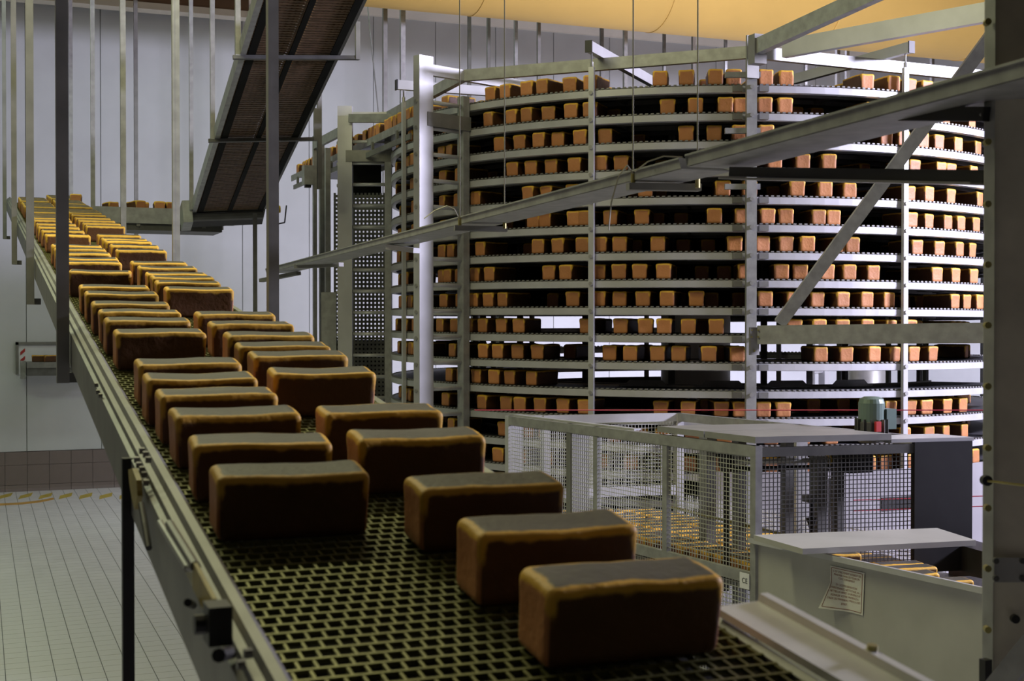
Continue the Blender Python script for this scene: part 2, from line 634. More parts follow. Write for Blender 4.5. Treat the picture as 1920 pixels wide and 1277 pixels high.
def cvp(X, Y, h=0.0):
    """a point on the belt, h above it"""
    return Vector((X, Y, bz(Y))) + RS @ Vector((0, 0, h))


ROW = 0.036
CELL = 0.0255


def belt_row(name, off, m='belt'):
    b = MB()
    b.box(((BX0 + BX1) / 2, 0, -0.004), (BX1 - BX0, 0.0058, 0.008))
    n = int((BX1 - BX0) / CELL)
    for i in range(n + 1):
        xx = BX0 + 0.003 + i * CELL + off
        if xx < BX1 - 0.002:
            b.box((xx, ROW / 2, -0.0045), (0.0044, ROW - 0.004, 0.007))
    return b


rowm = [belt_row('belt_row', o).mesh('belt_row', 'belt') for o in (0.0, CELL / 2)]
nrow = int((YB - YA) / math.cos(SLOPE) / ROW)
farb = MB()
for i in range(nrow):
    s = i * ROW
    loc = Vector((0, YA, bz(YA))) + RS @ Vector((0, s, 0))
    if i < 140:
        o = put('belt_row', rowm[i % 2], cv)
        o.location = loc
        o.rotation_euler = (SLOPE, 0, 0)
    else:
        src = rowm[i % 2]
        if i == 140:
            base = [[v.co.copy() for v in rm.vertices] for rm in rowm]
            bf = [[tuple(p.vertices) for p in rm.polygons] for rm in rowm]
        farb.add([loc + RS @ v for v in base[i % 2]], bf[i % 2])
farb.build('belt_mesh_far', 'belt', cv, stuff=True)
MB().bar(cvp(0.7, YA, -.10), cvp(0.7, YB, -.10), BX1 - BX0 + .02, 0.012).build('dark_backing', 'backing', cv)  # dark pan added under the belt so its holes stay black
# left side rail: rolled top edge, groove and web
prof = [(0.030, 0.050), (0.020, 0.060), (0.006, 0.058), (0.0, 0.048), (-0.012, 0.046), (-0.014, 0.034), (-0.024, 0.030),
        (-0.024, -0.085), (-0.010, -0.085), (-0.010, 0.0), (0.006, 0.02), (0.030, 0.02)]
UPS = RS @ Vector((0, 0, 1))
MB().prism(cvp(0.322, YA), cvp(0.322, YB), prof, UPS).build('side_rail', 'dull', cv)
MB().prism(cvp(BX1 + .012, YB), cvp(BX1 + .012, YA), [(0.012, -0.002), (0.0, 0.004), (-0.008, 0.0), (-0.008, -0.085), (0.0, -0.085), (0.0, -0.02), (0.012, -0.02)], UPS).build('side_rail', 'dull', cv)
# side plate on the right, next to the camera
MB().prism(cvp(1.10, 0.9, 0.018), cvp(1.058, 1.80, 0.022), [(0.0, -0.012), (0.0, 0.0), (0.078, 0.002), (0.081, 0.014), (0.096, 0.014), (0.096, -0.012)], UPS).build('side_plate', 'plate', cv)
MB().tube(cvp(1.162, 1.55, 0.03), cvp(1.162, 1.55, 0.042), 0.008, 10).build('bolt', 'brass', cv)
MB().tube(cvp(1.062, 1.62, -0.005), cvp(1.062, 1.98, -0.005), 0.006, 8).build('guide_rod', 'dull', cv)
# hangers to the ceiling
for xpx, ybot, X in ((118, 718, 0.272), (57, 571, 0.272), (27, 496, 0.272), (9, 448, 0.272)):
    q = PXp(xpx, ybot, X)
    h = MB()
    h.bx(q.x - .021, q.x + .021, q.y - .021, q.y + .021, q.z, ZC)
    hg = h.build('hanger', 'dull', cv)
    MB().bx(q.x - .01, 0.33, q.y + .025, q.y + .055, q.z + 0.0, q.z + .035).build('hanger_bracket', 'dark', hg)
for xpx, ybot, X in ((513, 640, 1.11), (331, 500, 1.11), (232, 450, 1.11), (175, 430, 1.11)):
    q = PXp(xpx, ybot, X)
    h = MB()
    h.bx(q.x - .019, q.x + .019, q.y - .019, q.y + .019, bz(q.y) - .1, ZC)
    h.bx(q.x - .024, q.x - .012, q.y - .024, q.y + .024, bz(q.y) - .1, ZC)
    h.build('hanger', 'galv' if xpx != 513 else 'dull', cv)
# black leg and fittings on the left side
q = PXp(240, 868, 0.292)
MB().bx(q.x - .012, q.x + .012, q.y - .006, q.y + .02, 0.0, q.z + .01).build('leg', 'black', cv)
MB().bx(q.x - .05, q.x + .05, q.y - .05, q.y + .06, 0.0, 0.012).build('foot_plate', 'dark', cv)
rndb = random.Random(3)
for xpx, ypx in ((258, 862), (262, 872), (268, 880), (272, 890), (262, 888), (276, 905), (268, 845), (275, 852), (280, 862),
                 (182, 722), (190, 742), (185, 735), (468, 1225), (455, 1246)):
    q = PXp(xpx, ypx, 0.297)
    MB().tube(q + Vector((0.003, 0, 0)), q + Vector((-.007, 0, 0)), .0065, 8).build('bolt', 'dull', cv)
lv = [PXp(a, b, 0.285) for a, b in ((250, 880), (252, 905), (257, 935), (262, 955), (268, 930), (266, 900), (258, 878))]
MB().add([p for p in lv] + [p + Vector((-.01, 0, 0)) for p in lv], [tuple(range(7)), tuple(range(13, 6, -1))] + [(i, (i + 1) % 7, 7 + (i + 1) % 7, 7 + i) for i in range(7)]).build('tag_plate', 'tag', cv)
MB().path([PXp(265, 945, 0.28), PXp(272, 985, 0.28), PXp(279, 1028, 0.28)], 0.006, 8).build('lever', 'black', cv)
# sensor box and guard bar
MB().path([PXp(300, 980, 0.285), PXp(352, 1066, 0.285)], 0.006, 8).build('guard_bar', 'galv', cv)
MB().path([PXp(318, 983, 0.292), PXp(366, 1062, 0.292)], 0.008, 8).build('guard_bar', 'dull', cv)
MB().path([PXp(352, 1066, 0.285), PXp(372, 1063, 0.297)], 0.005, 8).build('guard_pin', 'galv', cv)
q = PXp(408, 1168, 0.285)
sb = MB().box(q, (0.03, 0.05, 0.05)).build('sensor_box', 'black', cv)
MB().tube(q + Vector((-.016, 0, 0)), q + Vector((-.03, 0, 0)), .013, 10).build('sensor_lens', 'black', sb)
MB().bar(PXp(365, 1078, 0.292), PXp(402, 1150, 0.292), 0.006, 0.04).build('bracket_plate', 'tag', cv)
MB().tube(PXp(410, 1229, 0.27), PXp(432, 1224, 0.30), 0.009, 8).build('stud', 'black', cv)
MB().tube(PXp(352, 1130, 0.27), PXp(362, 1135, 0.29), 0.006, 8).build('stud', 'black', cv)


def row_loaves(xs, Xr, side, jitter, extra):
    prev = -9
    n = 0
    ys = []
    for xp in xs:
        d = ray(xp, 610)
        Y = d.y * (Xr / d.x)
        Y = max(Y, prev + 0.119)
        prev = Y
        ys.append(Y)
    for g, gap in extra:
        for j in range(g):
            prev += 0.121 if j else gap
            if prev < YB - .1:
                ys.append(prev)
    for i, Y in enumerate(ys):
        rz = random.uniform(-jitter, jitter)
        if side == 'left' and i == 12:
            rz = -0.13
        if side == 'left' and i == 1:
            rz = -0.05
        X = Xr + 0.010 - LL / 2 + random.uniform(-.005, .005)
        p = cvp(X, Y + LW / 2 + 0.004)
        add_loaf(p, rz, (120 if Y < 9 else 40), 'brown bread loaf, %s from the front in the %s row on the foreground belt' % (ordinal(i + 1), side),
                 'loaves on the foreground belt', SLOPE)


RX = [1352, 1192, 1053, 905, 825, 702, 646, 617, 582, 548, 515, 436, 413.5, 399, 387, 367.7, 351, 312, 296, 283, 275, 262, 233, 224, 215, 207, 197]
LX = [686, 617, 557, 514, 480, 446, 380, 353.5, 335.7, 317, 296, 280, 247.5, 227, 219, 207, 198, 190, 166.7, 157, 149, 142, 134]
row_loaves(RX, 0.985, 'right', 0.02, ((6, 0.35), (5, 0.5), (7, 0.3), (8, 0.5)))
row_loaves(LX, 0.655, 'left', 0.02, ((6, 0.30), (6, 0.35), (8, 0.4), (8, 0.45)))

# ------------------------------------------------------------------ cross conveyor and inclined conveyor behind
CY = 14.9
cz = 4.27
cc = thing('cross_conveyor', 'short level conveyor running across behind the far end of the belt', 'conveyor', (1.6, CY, cz - .3))
MB().bx(1.12, 2.62, CY - 0.05, CY - 0.03, cz - .17, cz + .0).build('side_plate', 'galv', cc)
MB().bx(1.12, 2.62, CY + 0.62, CY + 0.64, cz - .17, cz + .0).build('side_plate', 'galv', cc)
MB().bx(1.12, 2.62, CY - 0.03, CY + 0.62, cz - .06, cz - .04).build('belt', 'ringbelt', cc)
MB().bx(1.30, 2.5, CY + 0.0, CY + 0.6, cz - .24, cz - .17).build('under_tray', 'dark', cc)
ctr = MB()
for xx in (1.6, 2.3):
    for yy in (CY - .01, CY + .6):
        ctr.bx(xx - .02, xx + .02, yy - .02, yy + .02, cz - .2, cz - .16)
ctr.build('frame_foot', 'dull', cc)
for i, (xp, off) in enumerate(((143, 0.25), (207, 0.35), (255, 0.1), (268, .3), (298, 0.12), (312, 0.2))):
    q = PYp(xp, 385, CY + off)
    add_loaf(Vector((q.x, CY + off, cz - .04 + (0.06 if i == 0 else 0.0))), PI / 2 + random.uniform(-.3, .3), 115, 'small far loaf, %s from the left on the level cross conveyor' % ordinal(i + 1), 'loaves on the cross conveyor')

# inclined conveyor
A0, A1 = P(366, 395, 14.3), P(500, 378, 14.3)
B0, B1 = P(489, 0, 9.43), P(684, 0, 9.43)
B0 = A0 + (B0 - A0) * 1.35
B1 = A1 + (B1 - A1) * 1.35
ic = thing('inclined_conveyor', 'dark steep mesh conveyor seen from below, running up under the ceiling', 'conveyor', ((A0 + A1) / 2))
dirv = (B0 - A0).normalized()
acr = (A1 - A0)
acr = acr - dirv * acr.dot(dirv)
wid = acr.length
acr.normalize()
nrm = acr.cross(dirv).normalized()
if nrm.z < 0:
    nrm = -nrm
Lc = (B0 - A0).length
RI = Matrix((acr, dirv, nrm)).transposed()


def icp(a, s, h=0.0): return A0 + acr * a + dirv * s + nrm * h


M['ibelt'] = mat('inclined_belt_wire', (0.11, 0.065, 0.035), 0.55, 0.2, 0.3, 20)
ib = MB()
n = int(Lc / 0.045)
for i in range(n):
    ib.box(icp(wid / 2, i * 0.045, 0.0), (wid, 0.026, 0.006), RI)
for i in range(int(wid / 0.04)):
    ib.box(icp(0.02 + i * 0.04, Lc / 2, 0.004), (0.022, Lc, 0.006), RI)
ib.build('belt_mesh', 'ibelt', ic, stuff=True)
MB().box(icp(wid / 2, Lc / 2, -0.012), (0.045, Lc, 0.012), RI).build('centre_strip', 'backing', ic)
MB().box(icp(0.055, Lc / 2, -0.01), (0.06, Lc, 0.01), RI).build('slide_strip', 'backing', ic)
MB().box(icp(wid - 0.03, Lc / 2, -0.01), (0.06, Lc, 0.01), RI).build('slide_strip', 'backing', ic)
MB().box(icp(-0.012, Lc / 2, 0.03), (0.045, Lc, 0.10), RI).build('side_rail', 'galv', ic)
MB().box(icp(wid + 0.012, Lc / 2, 0.04), (0.03, Lc, 0.10), RI).build('side_rail', 'dark', ic)
for yy in (258, 72):
    # cross bars under the belt
    t = (395 - yy) / 395.0
    s = t * 14.3 / (14.3 - t * 0) * 0
for s in (2.35, 4.28):
    MB().box(icp(wid / 2 + .04, s, -0.035), (wid + 0.26, 0.03, 0.03), RI).build('cross_bar', 'dark', ic)
    MB().bar(icp(wid + .16, s, -0.05), icp(wid + .16, s, -0.05) + Vector((0, 0, .3)), 0.035, 0.035).build('end_bracket', 'dull', ic)
for s in (0.12, 2.35, 4.28):
    q = icp(-0.05, s, 0)
    MB().bx(q.x - .02, q.x + .02, q.y - .02, q.y + .02, q.z - .02, ZC).build('hanger', 'galv', ic)
q = icp(wid + .2, 2.35, 0)
MB().bx(q.x - .02, q.x + .02, q.y - .02, q.y + .02, q.z - .5, ZC).build('hanger', 'dull', ic)
# lower end: transfer curve, guard and drive
MB().tube(icp(-.02, -0.10, -.02), icp(wid, -0.10, -.02), 0.07, 14).build('end_roller', 'dark', ic)
MB().box(icp(wid / 2, -0.16, -0.05), (wid + .04, 0.30, 0.02), Matrix.Rotation(-0.25, 3, 'X') @ RI).build('transfer_plate', 'black', ic)
q = icp(-0.09, -0.08, -0.03)
MB().box(q, (0.10, 0.34, 0.24), RI).build('end_cover', 'galv', ic)
q = icp(wid + .10, -0.05, 0.0)
mo = MB().tube(q, q + acr * 0.05, 0.075, 16).build('drive_motor', 'dull', ic)
MB().tube(q + acr * .05, q + acr * .09, 0.04, 12).build('motor_cap', 'yellow', mo)
MB().path([q + Vector((0, 0, -.06)), q + Vector((.05, 0, -.16)), q + Vector((.14, 0, -.14)), q + Vector((.16, 0, .05))], .008).build('cable', 'black', mo)
q2 = P(478, 400, 14.2)
MB().bx(q2.x - .02, q2.x + .02, q2.y - .02, q2.y + .02, 0, q2.z).build('leg', 'dull', ic)
icl = []
s = 0.2
while s < Lc - .3:
    for a in (0.19, 0.54):
        q = icp(a * wid / .72, s, 0.008)
        icl.append(Matrix.Translation(q) @ RI.to_4x4())
    s += 0.124 if random.random() < .9 else 0.2

# ------------------------------------------------------------------ the spiral conveyor
SR = 2.90
ang = math.radians(7.84)
CX_, CZ_ = 12.93 * math.sin(ang), 12.93 * math.cos(ang)
SC = Vector((CX_ * CA + CZ_ * SA, -CX_ * SA + CZ_ * CA, 0))
PT = 51.9 * 9.93 / F            # height between tiers
ZT0 = P(1430, 161, 9.93).z      # top of the belt of the top tier
NT = 22


def sp(r, deg, z):
    """point on the spiral: deg 0 faces the camera, positive to the right"""
    a = math.radians(deg)
    cx, czz = r * math.sin(a), -r * math.cos(a)
    return Vector((SC.x + cx * CA + czz * SA, SC.y - cx * SA + czz * CA, z))


def sp_hit(x, r):
    u = (x - 960) / F
    a_, b_, c_ = u * u + 1, -2 * (u * CX_ + CZ_), CX_ ** 2 + CZ_ ** 2 - r * r
    D = b_ * b_ - 4 * a_ * c_
    if D < 0:
        return -80.0
    t = (-b_ - math.sqrt(D)) / (2 * a_)
    return math.degrees(math.atan2(u * t - CX_, -(t - CZ_)))


def rise(deg): return -0.35 * PT * deg / 360.0


def tz_(k, deg): return ZT0 - k * PT + rise(deg)


spiral = thing('spiral_conveyor', 'tall round spiral conveyor tower of stacked steel tiers full of loaves', 'spiral conveyor', (SC.x, SC.y, 0))


def ring(prof, n=160, a0=-180.0, a1=180.0):
    """closed profile (r, z) swept round the tower"""
    b = MB()
    m = len(prof)
    for i in range(n + 1):
        dg = a0 + (a1 - a0) * i / n
        for r, z in prof:
            b.v.append(tuple(sp(r, dg, z + rise(dg)) - SC))
    for i in range(n):
        for j in range(m):
            b.f.append((i * m + j, i * m + (j + 1) % m, (i + 1) * m + (j + 1) % m, (i + 1) * m + j))
    return b


rail_me = ring([(SR + .004, -0.006), (SR + .012, -0.010), (SR + .012, -0.058), (SR - .03, -0.062), (SR - .03, -0.054), (SR + .002, -0.050), (SR + .002, -0.006)]).mesh('tier_rail', 'rail')
belt_me = ring([(SR, 0.0), (SR, -0.012), (SR - .72, -0.012), (SR - .72, 0.0)]).mesh('tier_belt', 'ringbelt')
inner_me = ring([(SR - .70, 0.012), (SR - .72, 0.012), (SR - .72, -0.06), (SR - .70, -0.06)]).mesh('inner_rail', 'dull')
sup = MB()
for i in range(30):
    dg = -180 + i * 12 + 3
    sup.bar(sp(SR - .72, dg, -0.03 + rise(dg)) - SC, sp(SR - .01, dg, -0.03 + rise(dg)) - SC, 0.03, 0.03)
for rr in (SR - .2, SR - .5):
    r_ = ring([(rr, -0.014), (rr, -0.05), (rr - .03, -0.05), (rr - .03, -0.014)], 96)
    sup.add(r_.v, r_.f)
sup_me = sup.mesh('tier_support', 'dull')
te = MB()
nte = 430
for i in range(nte):
    dg = -180 + 360 * i / nte
    c = sp(SR + .004, dg, 0.001 + rise(dg)) - SC
    a = math.radians(dg)
    te.box(c, (0.022, 0.016, 0.010), Matrix.Rotation(a - AL, 3, 'Z'))
teeth_me = te.mesh('belt_edge', 'dull')
# the empty tier stops short on the far right
te2 = MB()
for i in range(290):
    dg = -180 + 360 * i / nte
    te2.box(sp(SR + .004, dg, 0.001 + rise(dg)) - SC, (0.022, 0.016, 0.010), Matrix.Rotation(math.radians(dg) - AL, 3, 'Z'))
sup2 = MB()
for i in range(19):
    dg = -180 + i * 12 + 3
    sup2.bar(sp(SR - .72, dg, -0.03 + rise(dg)) - SC, sp(SR - .01, dg, -0.03 + rise(dg)) - SC, 0.03, 0.03)
part_me = {'tier_rail': ring([(SR + .004, -0.006), (SR + .012, -0.010), (SR + .012, -0.058), (SR - .03, -0.062), (SR - .03, -0.054), (SR + .002, -0.050), (SR + .002, -0.006)], 120, -180, 62).mesh('tier_rail', 'rail'),
           'tier_belt': ring([(SR, 0.0), (SR, -0.012), (SR - .72, -0.012), (SR - .72, 0.0)], 120, -180, 62).mesh('tier_belt', 'ringbelt'),
           'inner_rail': ring([(SR - .70, 0.012), (SR - .72, 0.012), (SR - .72, -0.06), (SR - .70, -0.06)], 120, -180, 62).mesh('inner_rail', 'dull'),
           'tier_support': sup2.mesh('tier_support', 'dull'), 'belt_edge': te2.mesh('belt_edge', 'dull')}
for k in range(NT):
    z = ZT0 - k * PT
    for nm, me, st in (('tier_belt', belt_me, 0), ('tier_rail', rail_me, 0), ('inner_rail', inner_me, 0), ('tier_support', sup_me, 0), ('belt_edge', teeth_me, 1)):
        if k == 11:
            me = part_me[nm]
        put(nm, me, spiral, bool(st), loc=(SC.x, SC.y, z))

ztop = ZT0 + 0.05
RB = SR + .045


def radial_box(b, r0, r1, dg, tw, z0, z1):
    a = math.radians(dg)
    c = sp((r0 + r1) / 2, dg, (z0 + z1) / 2)
    return b.box(c, (tw, abs(r1 - r0), z1 - z0), Matrix.Rotation(a - AL, 3, 'Z'))


def bolts_on(parent, r, dg, zs, dt=0.0):
    for z in zs:
        c, c2 = sp(r, dg + dt, z), sp(r + .012, dg + dt, z)
        MB().tube(c, c2, 0.016, 8).build('bolt', 'steel', parent)


ZB = ZT0 + 0.230           # top ring beams
MAIN = (0.0, -46.8, -91.5, 50.0, 98.0, 146.0, -140.0)
THIN = (-23.3, -67.5, 24.6, 74.0)
main_post = {}
for dg in MAIN:
    st = MB()
    radial_box(st, RB - .02, RB + .045, dg, 0.075, 0, ZT0 + .06 if dg else ZB - .04)
    radial_box(MB(), 0, 1, 0, 1, 0, 1)
    so = st.build('stile', 'galv', spiral)
    if dg == 0.0:
        bolts_on(so, RB + .045, dg, [tz_(k, dg) - .03 for k in range(13)])
        continue
    po = MB()
    radial_box(po, RB + .36, RB + .50, dg, 0.075, 0, ZB + .10)
    post = po.build('frame_post', 'rail', spiral)
    if dg > -100 and dg < 0:
        bolts_on(post, RB + .50, dg, [tz_(k, dg) - .04 for k in range(12)])
    for k in range(NT - 2):
        b = MB()
        if dg == -46.8 or k % 1 == 0:
            b.tube(sp(RB + .04, dg, tz_(k, dg) - .03), sp(RB + .37, dg, tz_(k, dg) - .03), 0.017, 8)
        b.build('rung', 'rail', spiral, smooth=True)
    cb = MB()
    radial_box(cb, RB - .03, RB + .42, dg, 0.09, tz_(1, dg) - .02, tz_(1, dg) + .09)
    cbo = cb.build('cross_plate', 'dull', spiral)
for dg in THIN:
    st = MB()
    radial_box(st, RB - .025, RB + .005, dg, 0.042, 0, ZT0 + 0.17)
    so = st.build('hanging_post', 'rail', spiral)
    if abs(dg) < 30:
        bolts_on(so, RB + .005, dg, [tz_(k, dg) - .03 for k in range(13)])
    # arm above with a hook and a black end cap
    arm = MB()
    radial_box(arm, 0.4, RB + .05, dg, 0.05, ZB + .045, ZB + .125)
    ao = arm.build('radial_arm', 'rail', spiral)
    ec = MB()
    radial_box(ec, RB + .05, RB + .062, dg, 0.055, ZB + .04, ZB + .13)
    ec.build('end_cap', 'black', ao)
    MB().tube(sp(RB - .01, dg, ZT0 + .16), sp(RB - .01, dg, ZB + .05), 0.007, 6).build('hook_rod', 'dull', ao)
    MB().tube(sp(RB - .01, dg, ZT0 + .165), sp(RB - .01, dg, ZT0 + .21), 0.014, 8).build('hook_nut', 'steel', ao)
# ring beams between the main posts
seq = sorted(MAIN)
for a, b in zip(seq, seq[1:] + [seq[0] + 360]):
    MB().bar(sp(RB + .01, a, ZB), sp(RB + .01, b, ZB), 0.05, 0.09).build('ring_beam', 'galv', spiral)
for dg in MAIN[1:]:
    MB().bar(sp(0.4, dg, ZB), sp(RB + .46, dg, ZB), 0.05, 0.085).build('radial_beam', 'rail', spiral)
# gusset at the front post
MB().bar(sp(RB + .06, 0, ZB - .20), sp(RB + .06, 0, ZB + .11), 0.10, 0.02, (0, 1, 0)).build('gusset', 'dull', spiral)
# clamps on the rails at the front post
for k in range(0, 13):
    for dd in (-1.9, 1.9):
        b = MB()
        radial_box(b, RB - .03, RB + .01, dd, 0.07, tz_(k, dd) - .055, tz_(k, dd) - .012)
        b.build('rail_clamp', 'dull', spiral)
for k in (0, 2, 4):
    b = MB()
    radial_box(b, RB - .02, RB + .02, -1.2, 0.26, tz_(k, 0) + .045, tz_(k, 0) + .085)
    b.build('stop_block', 'galv', spiral)
# inner drum: bars and a steel core
for i in range(18):
    dg = -180 + i * 20 + 7
    MB().tube(sp(SR - .78, dg, 0), sp(SR - .78, dg, ZT0 + .1), 0.03, 6).build('drum_bar', 'dark', spiral)
for k0, k1 in ((-0.2, 8.1), (11.6, NT - 0.5)):  # dark shells added to keep the inside of the tower in shade
    ring([(SR - .80, ZT0 - k0 * PT), (SR - .80, ZT0 - k1 * PT), (SR - .81, ZT0 - k1 * PT), (SR - .81, ZT0 - k0 * PT)], 72).build('shade_shell', 'backing', spiral).location = SC
MB().tube(SC, SC + Vector((0, 0, ZT0 + .4)), 0.33, 24).build('drum_core', 'steel', spiral, smooth=True)
# drip trays on the empty tier
for a0, a1 in ((-8, 2), (4, 14), (17, 27), (-22, -12)):
    b = MB()
    r_, zt = SR - .45, tz_(11, 5)
    n_ = 10
    for i in range(n_ + 1):
        t = i / n_
        h = 0.055 if 0.15 < t < 0.85 else 0.015
        dg = a0 + (a1 - a0) * t
        for rr in (r_, r_ - .012):
            b.v += [tuple(sp(rr, dg, zt + .002)), tuple(sp(rr, dg, zt + h))]
    for i in range(n_):
        o_ = i * 4
        b.f += [(o_, o_ + 4, o_ + 5, o_ + 1), (o_ + 2, o_ + 3, o_ + 7, o_ + 6), (o_ + 1, o_ + 5, o_ + 7, o_ + 3)]
    b.build('drip_tray', 'dull', spiral)
tank = thing('steel_tank', 'shiny upright steel cylinder seen through the gap in the spiral', 'tank', P(1627, 900, 17.2))
q = P(1627, 700, 17.2)
MB().tube((q.x, q.y, 0), (q.x, q.y, 3.4), 0.26, 32).build('tank_shell', 'steel', tank, smooth=True)
MB().tube((q.x, q.y, 3.4), (q.x, q.y, 3.5), 0.27, 32).build('tank_lid', 'dull', tank)
# satin skirt low on the right with its slot
sk = MB()
n_ = 24
zs0, zs1 = 0.5, tz_(14, 10) + .02
for i in range(n_ + 1):
    dg = -6 + 56 * i / n_
    for rr in (RB + .02, RB + .035):
        sk.v += [tuple(sp(rr, dg, zs0)), tuple(sp(rr, dg, zs1))]
for i in range(n_):
    o_ = i * 4
    sk.f += [(o_ + 2, o_ + 6, o_ + 7, o_ + 3), (o_, o_ + 1, o_ + 5, o_ + 4), (o_ + 1, o_ + 3, o_ + 7, o_ + 5)]
sko = sk.build('skirt_panel', 'skirt', spiral, smooth=False)
b = MB()
dslot = sp_hit(1682, RB + .04)
zslot = P(1682, 942, (sp(RB, dslot, 0) - CAM).dot(VF)).z
radial_box(b, RB + .02, RB + .042, dslot, 0.27, zslot - .05, zslot + .05)
b.build('slot', 'black', sko)

# frame bridging to the right of the front post
fz = 9.62
zgo = 8.75
MB().bar(P(1422, 628, fz), P(1870, 624, zgo), 0.05, 0.135).build('bridge_beam', 'galv', spiral)
gp = MB()
c = P(1414, 632, fz - .02)
gp.bar(c + Vector((0, 0, -.13)), c + Vector((0, 0, .07)), 0.075, 0.02, (0, 1, 0))
gpo = gp.build('joint_plate', 'dull', spiral)
for dx, dz in ((-.02, .05), (.025, .05), (-.02, .0), (.025, 0), (0, -.1)):
    q = c + VR * dx + Vector((0, 0, dz)) - VF * .01
    MB().tube(q, q - VF * .012, .007, 6).build('bolt', 'brass', gpo)
d0, d1 = P(1462, 606, fz - .06), P(1878, 40, zgo)
MB().bar(d0, d1, 0.085, 0.06, VF).build('diagonal_brace', 'galv', spiral)
e0, e1 = P(1412, 92, fz), P(1700, -40, 8.25)
MB().bar(e0, e1, 0.06, 0.11).build('bridge_beam', 'galv', spiral)
e0, e1 = P(1470, 92, 9.85), P(1880, 18, 8.75)
MB().bar(e0, e1, 0.06, 0.13).build('bridge_beam', 'rail', spiral)
jb = MB()
q = P(1420, 92, fz - .03)
jb.bar(q + Vector((0, 0, -.11)), q + Vector((0, 0, .10)), 0.10, 0.09, (0, 1, 0))
jb.build('joint_plate', 'dull', spiral)

# loaves on the spiral, per tier, by the column where their end faces show
TIERS = {
    0: [757, 768, 778, 830, 914, 945, 985, 1018, 1060, 1104, 1234, 1286, 1341, 1375, 1435, 1478, 1630, 1679, 1713, 1744, 1778, 1808, 1836],
    1: [741, 755, 767, 778, 833, 916, 958, 988, 1019, 1069, 1104, 1249, 1301, 1360, 1391, 1435, 1472, 1640, 1690, 1735, 1777, 1822],
    2: [740, 757, 771, 779, 822, 841, 931, 969, 1009, 1040, 1087, 1130, 1286, 1341, 1388, 1435, 1667, 1695, 1735, 1762, 1799, 1838],
    3: [740, 764, 777, 825, 857, 955, 988, 1029, 1076, 1123, 1161, 1330, 1380, 1454, 1511, 1558, 1723, 1772, 1794, 1830],
    4: [742, 771, 825, 853, 885, 992, 1023, 1071, 1206, 1355, 1408, 1497, 1550, 1600, 1713, 1743, 1789, 1838],
    5: [742, 771, 825, 852, 992, 1018, 1072, 1099, 1141, 1200, 1340, 1393, 1439, 1478, 1539, 1569, 1710, 1747, 1782, 1805, 1832],
    6: [742, 760, 779, 823, 840, 860, 894, 1005, 1048, 1090, 1125, 1157, 1232, 1381, 1428, 1474, 1518, 1578, 1605, 1728, 1772, 1801, 1830],
    7: [741, 757, 819, 833, 853, 883, 913, 1025, 1062, 1115, 1158, 1198, 1245, 1400, 1472, 1510, 1552, 1596, 1643, 1766, 1798, 1831],
    8: [741, 748, 756, 763, 825, 854, 882, 911, 940, 1068, 1119, 1157, 1205, 1254, 1304, 1437, 1490, 1535, 1579, 1627, 1667, 1795, 1821, 1840],
    9: [741, 756, 772, 819, 845, 876, 900, 933, 964, 1096, 1159, 1205, 1245, 1291, 1345, 1497, 1536, 1583, 1629, 1673, 1712],
    10: [742, 754, 767, 778, 844, 904, 930, 960, 1001, 1139, 1180, 1234, 1275, 1328, 1383, 1543, 1593, 1641, 1679, 1721, 1755],
    11: [839, 860, 886, 921, 951, 994],
    12: [741, 753, 764, 774, 830, 904, 942, 970, 1011, 1054, 1095, 1240, 1293, 1351, 1390, 1433, 1470, 1673, 1716, 1748, 1783, 1818],
    13: [846, 939, 985, 1020, 1150, 1195, 1240, 1300, 1360, 1450, 1510, 1560, 1650, 1700, 1753, 1779, 1818],
    14: [931, 975, 1020, 1080, 1130, 1180, 1290, 1340, 1445, 1480, 1500, 1635, 1670, 1715, 1735, 1834],
}
rs = random.Random(11)
for k, xs in TIERS.items():
    last = -999
    for i, xp in enumerate(xs):
        dg = sp_hit(xp, SR - .01)
        if dg - last < 2.35:
            dg = last + 2.35
        last = dg
        inset = rs.uniform(0.005, 0.05)
        # the loaf's axis is radial, give or take
        rot = rs.gauss(0, 0.07)
        rm = SR - inset - LL / 2
        p = sp(rm, dg, tz_(k, dg) + 0.003)
        a = math.radians(dg) - AL + PI / 2 + rot
        hidden = xp < 790 or 795 < xp < 880 or (k > 12 and xp > 960)
        add_loaf(p, a, 45 if hidden else 100 - 0.1 * i, 'golden loaf, %s from left on the %s spiral tier from the top' % (ordinal(i + 1), ordinal(k + 1)), 'loaves on the spiral tiers')
inner = []
for k in range(0, 15):
    dg = -85 + rs.uniform(0, 8)
    while dg < 80:
        step = rs.choice((4, 4.5, 5, 6, 14, 20))
        if k != 11:
            p = sp(SR - .54, dg, tz_(k, dg) + 0.003)
            inner.append(Matrix.Translation(p) @ Matrix.Rotation(math.radians(dg) - AL + PI / 2 + rs.gauss(0, .07), 4, 'Z'))
        dg += step
for k in (0,):
    dg = 95
    while dg < 265:
        p = sp(SR - .2, dg, tz_(k, dg if dg < 180 else dg - 360) + 0.003)
        inner.append(Matrix.Translation(p) @ Matrix.Rotation(math.radians(dg) - AL + PI / 2 + rs.gauss(0, .07), 4, 'Z'))
        dg += rs.choice((4, 5, 6, 12))

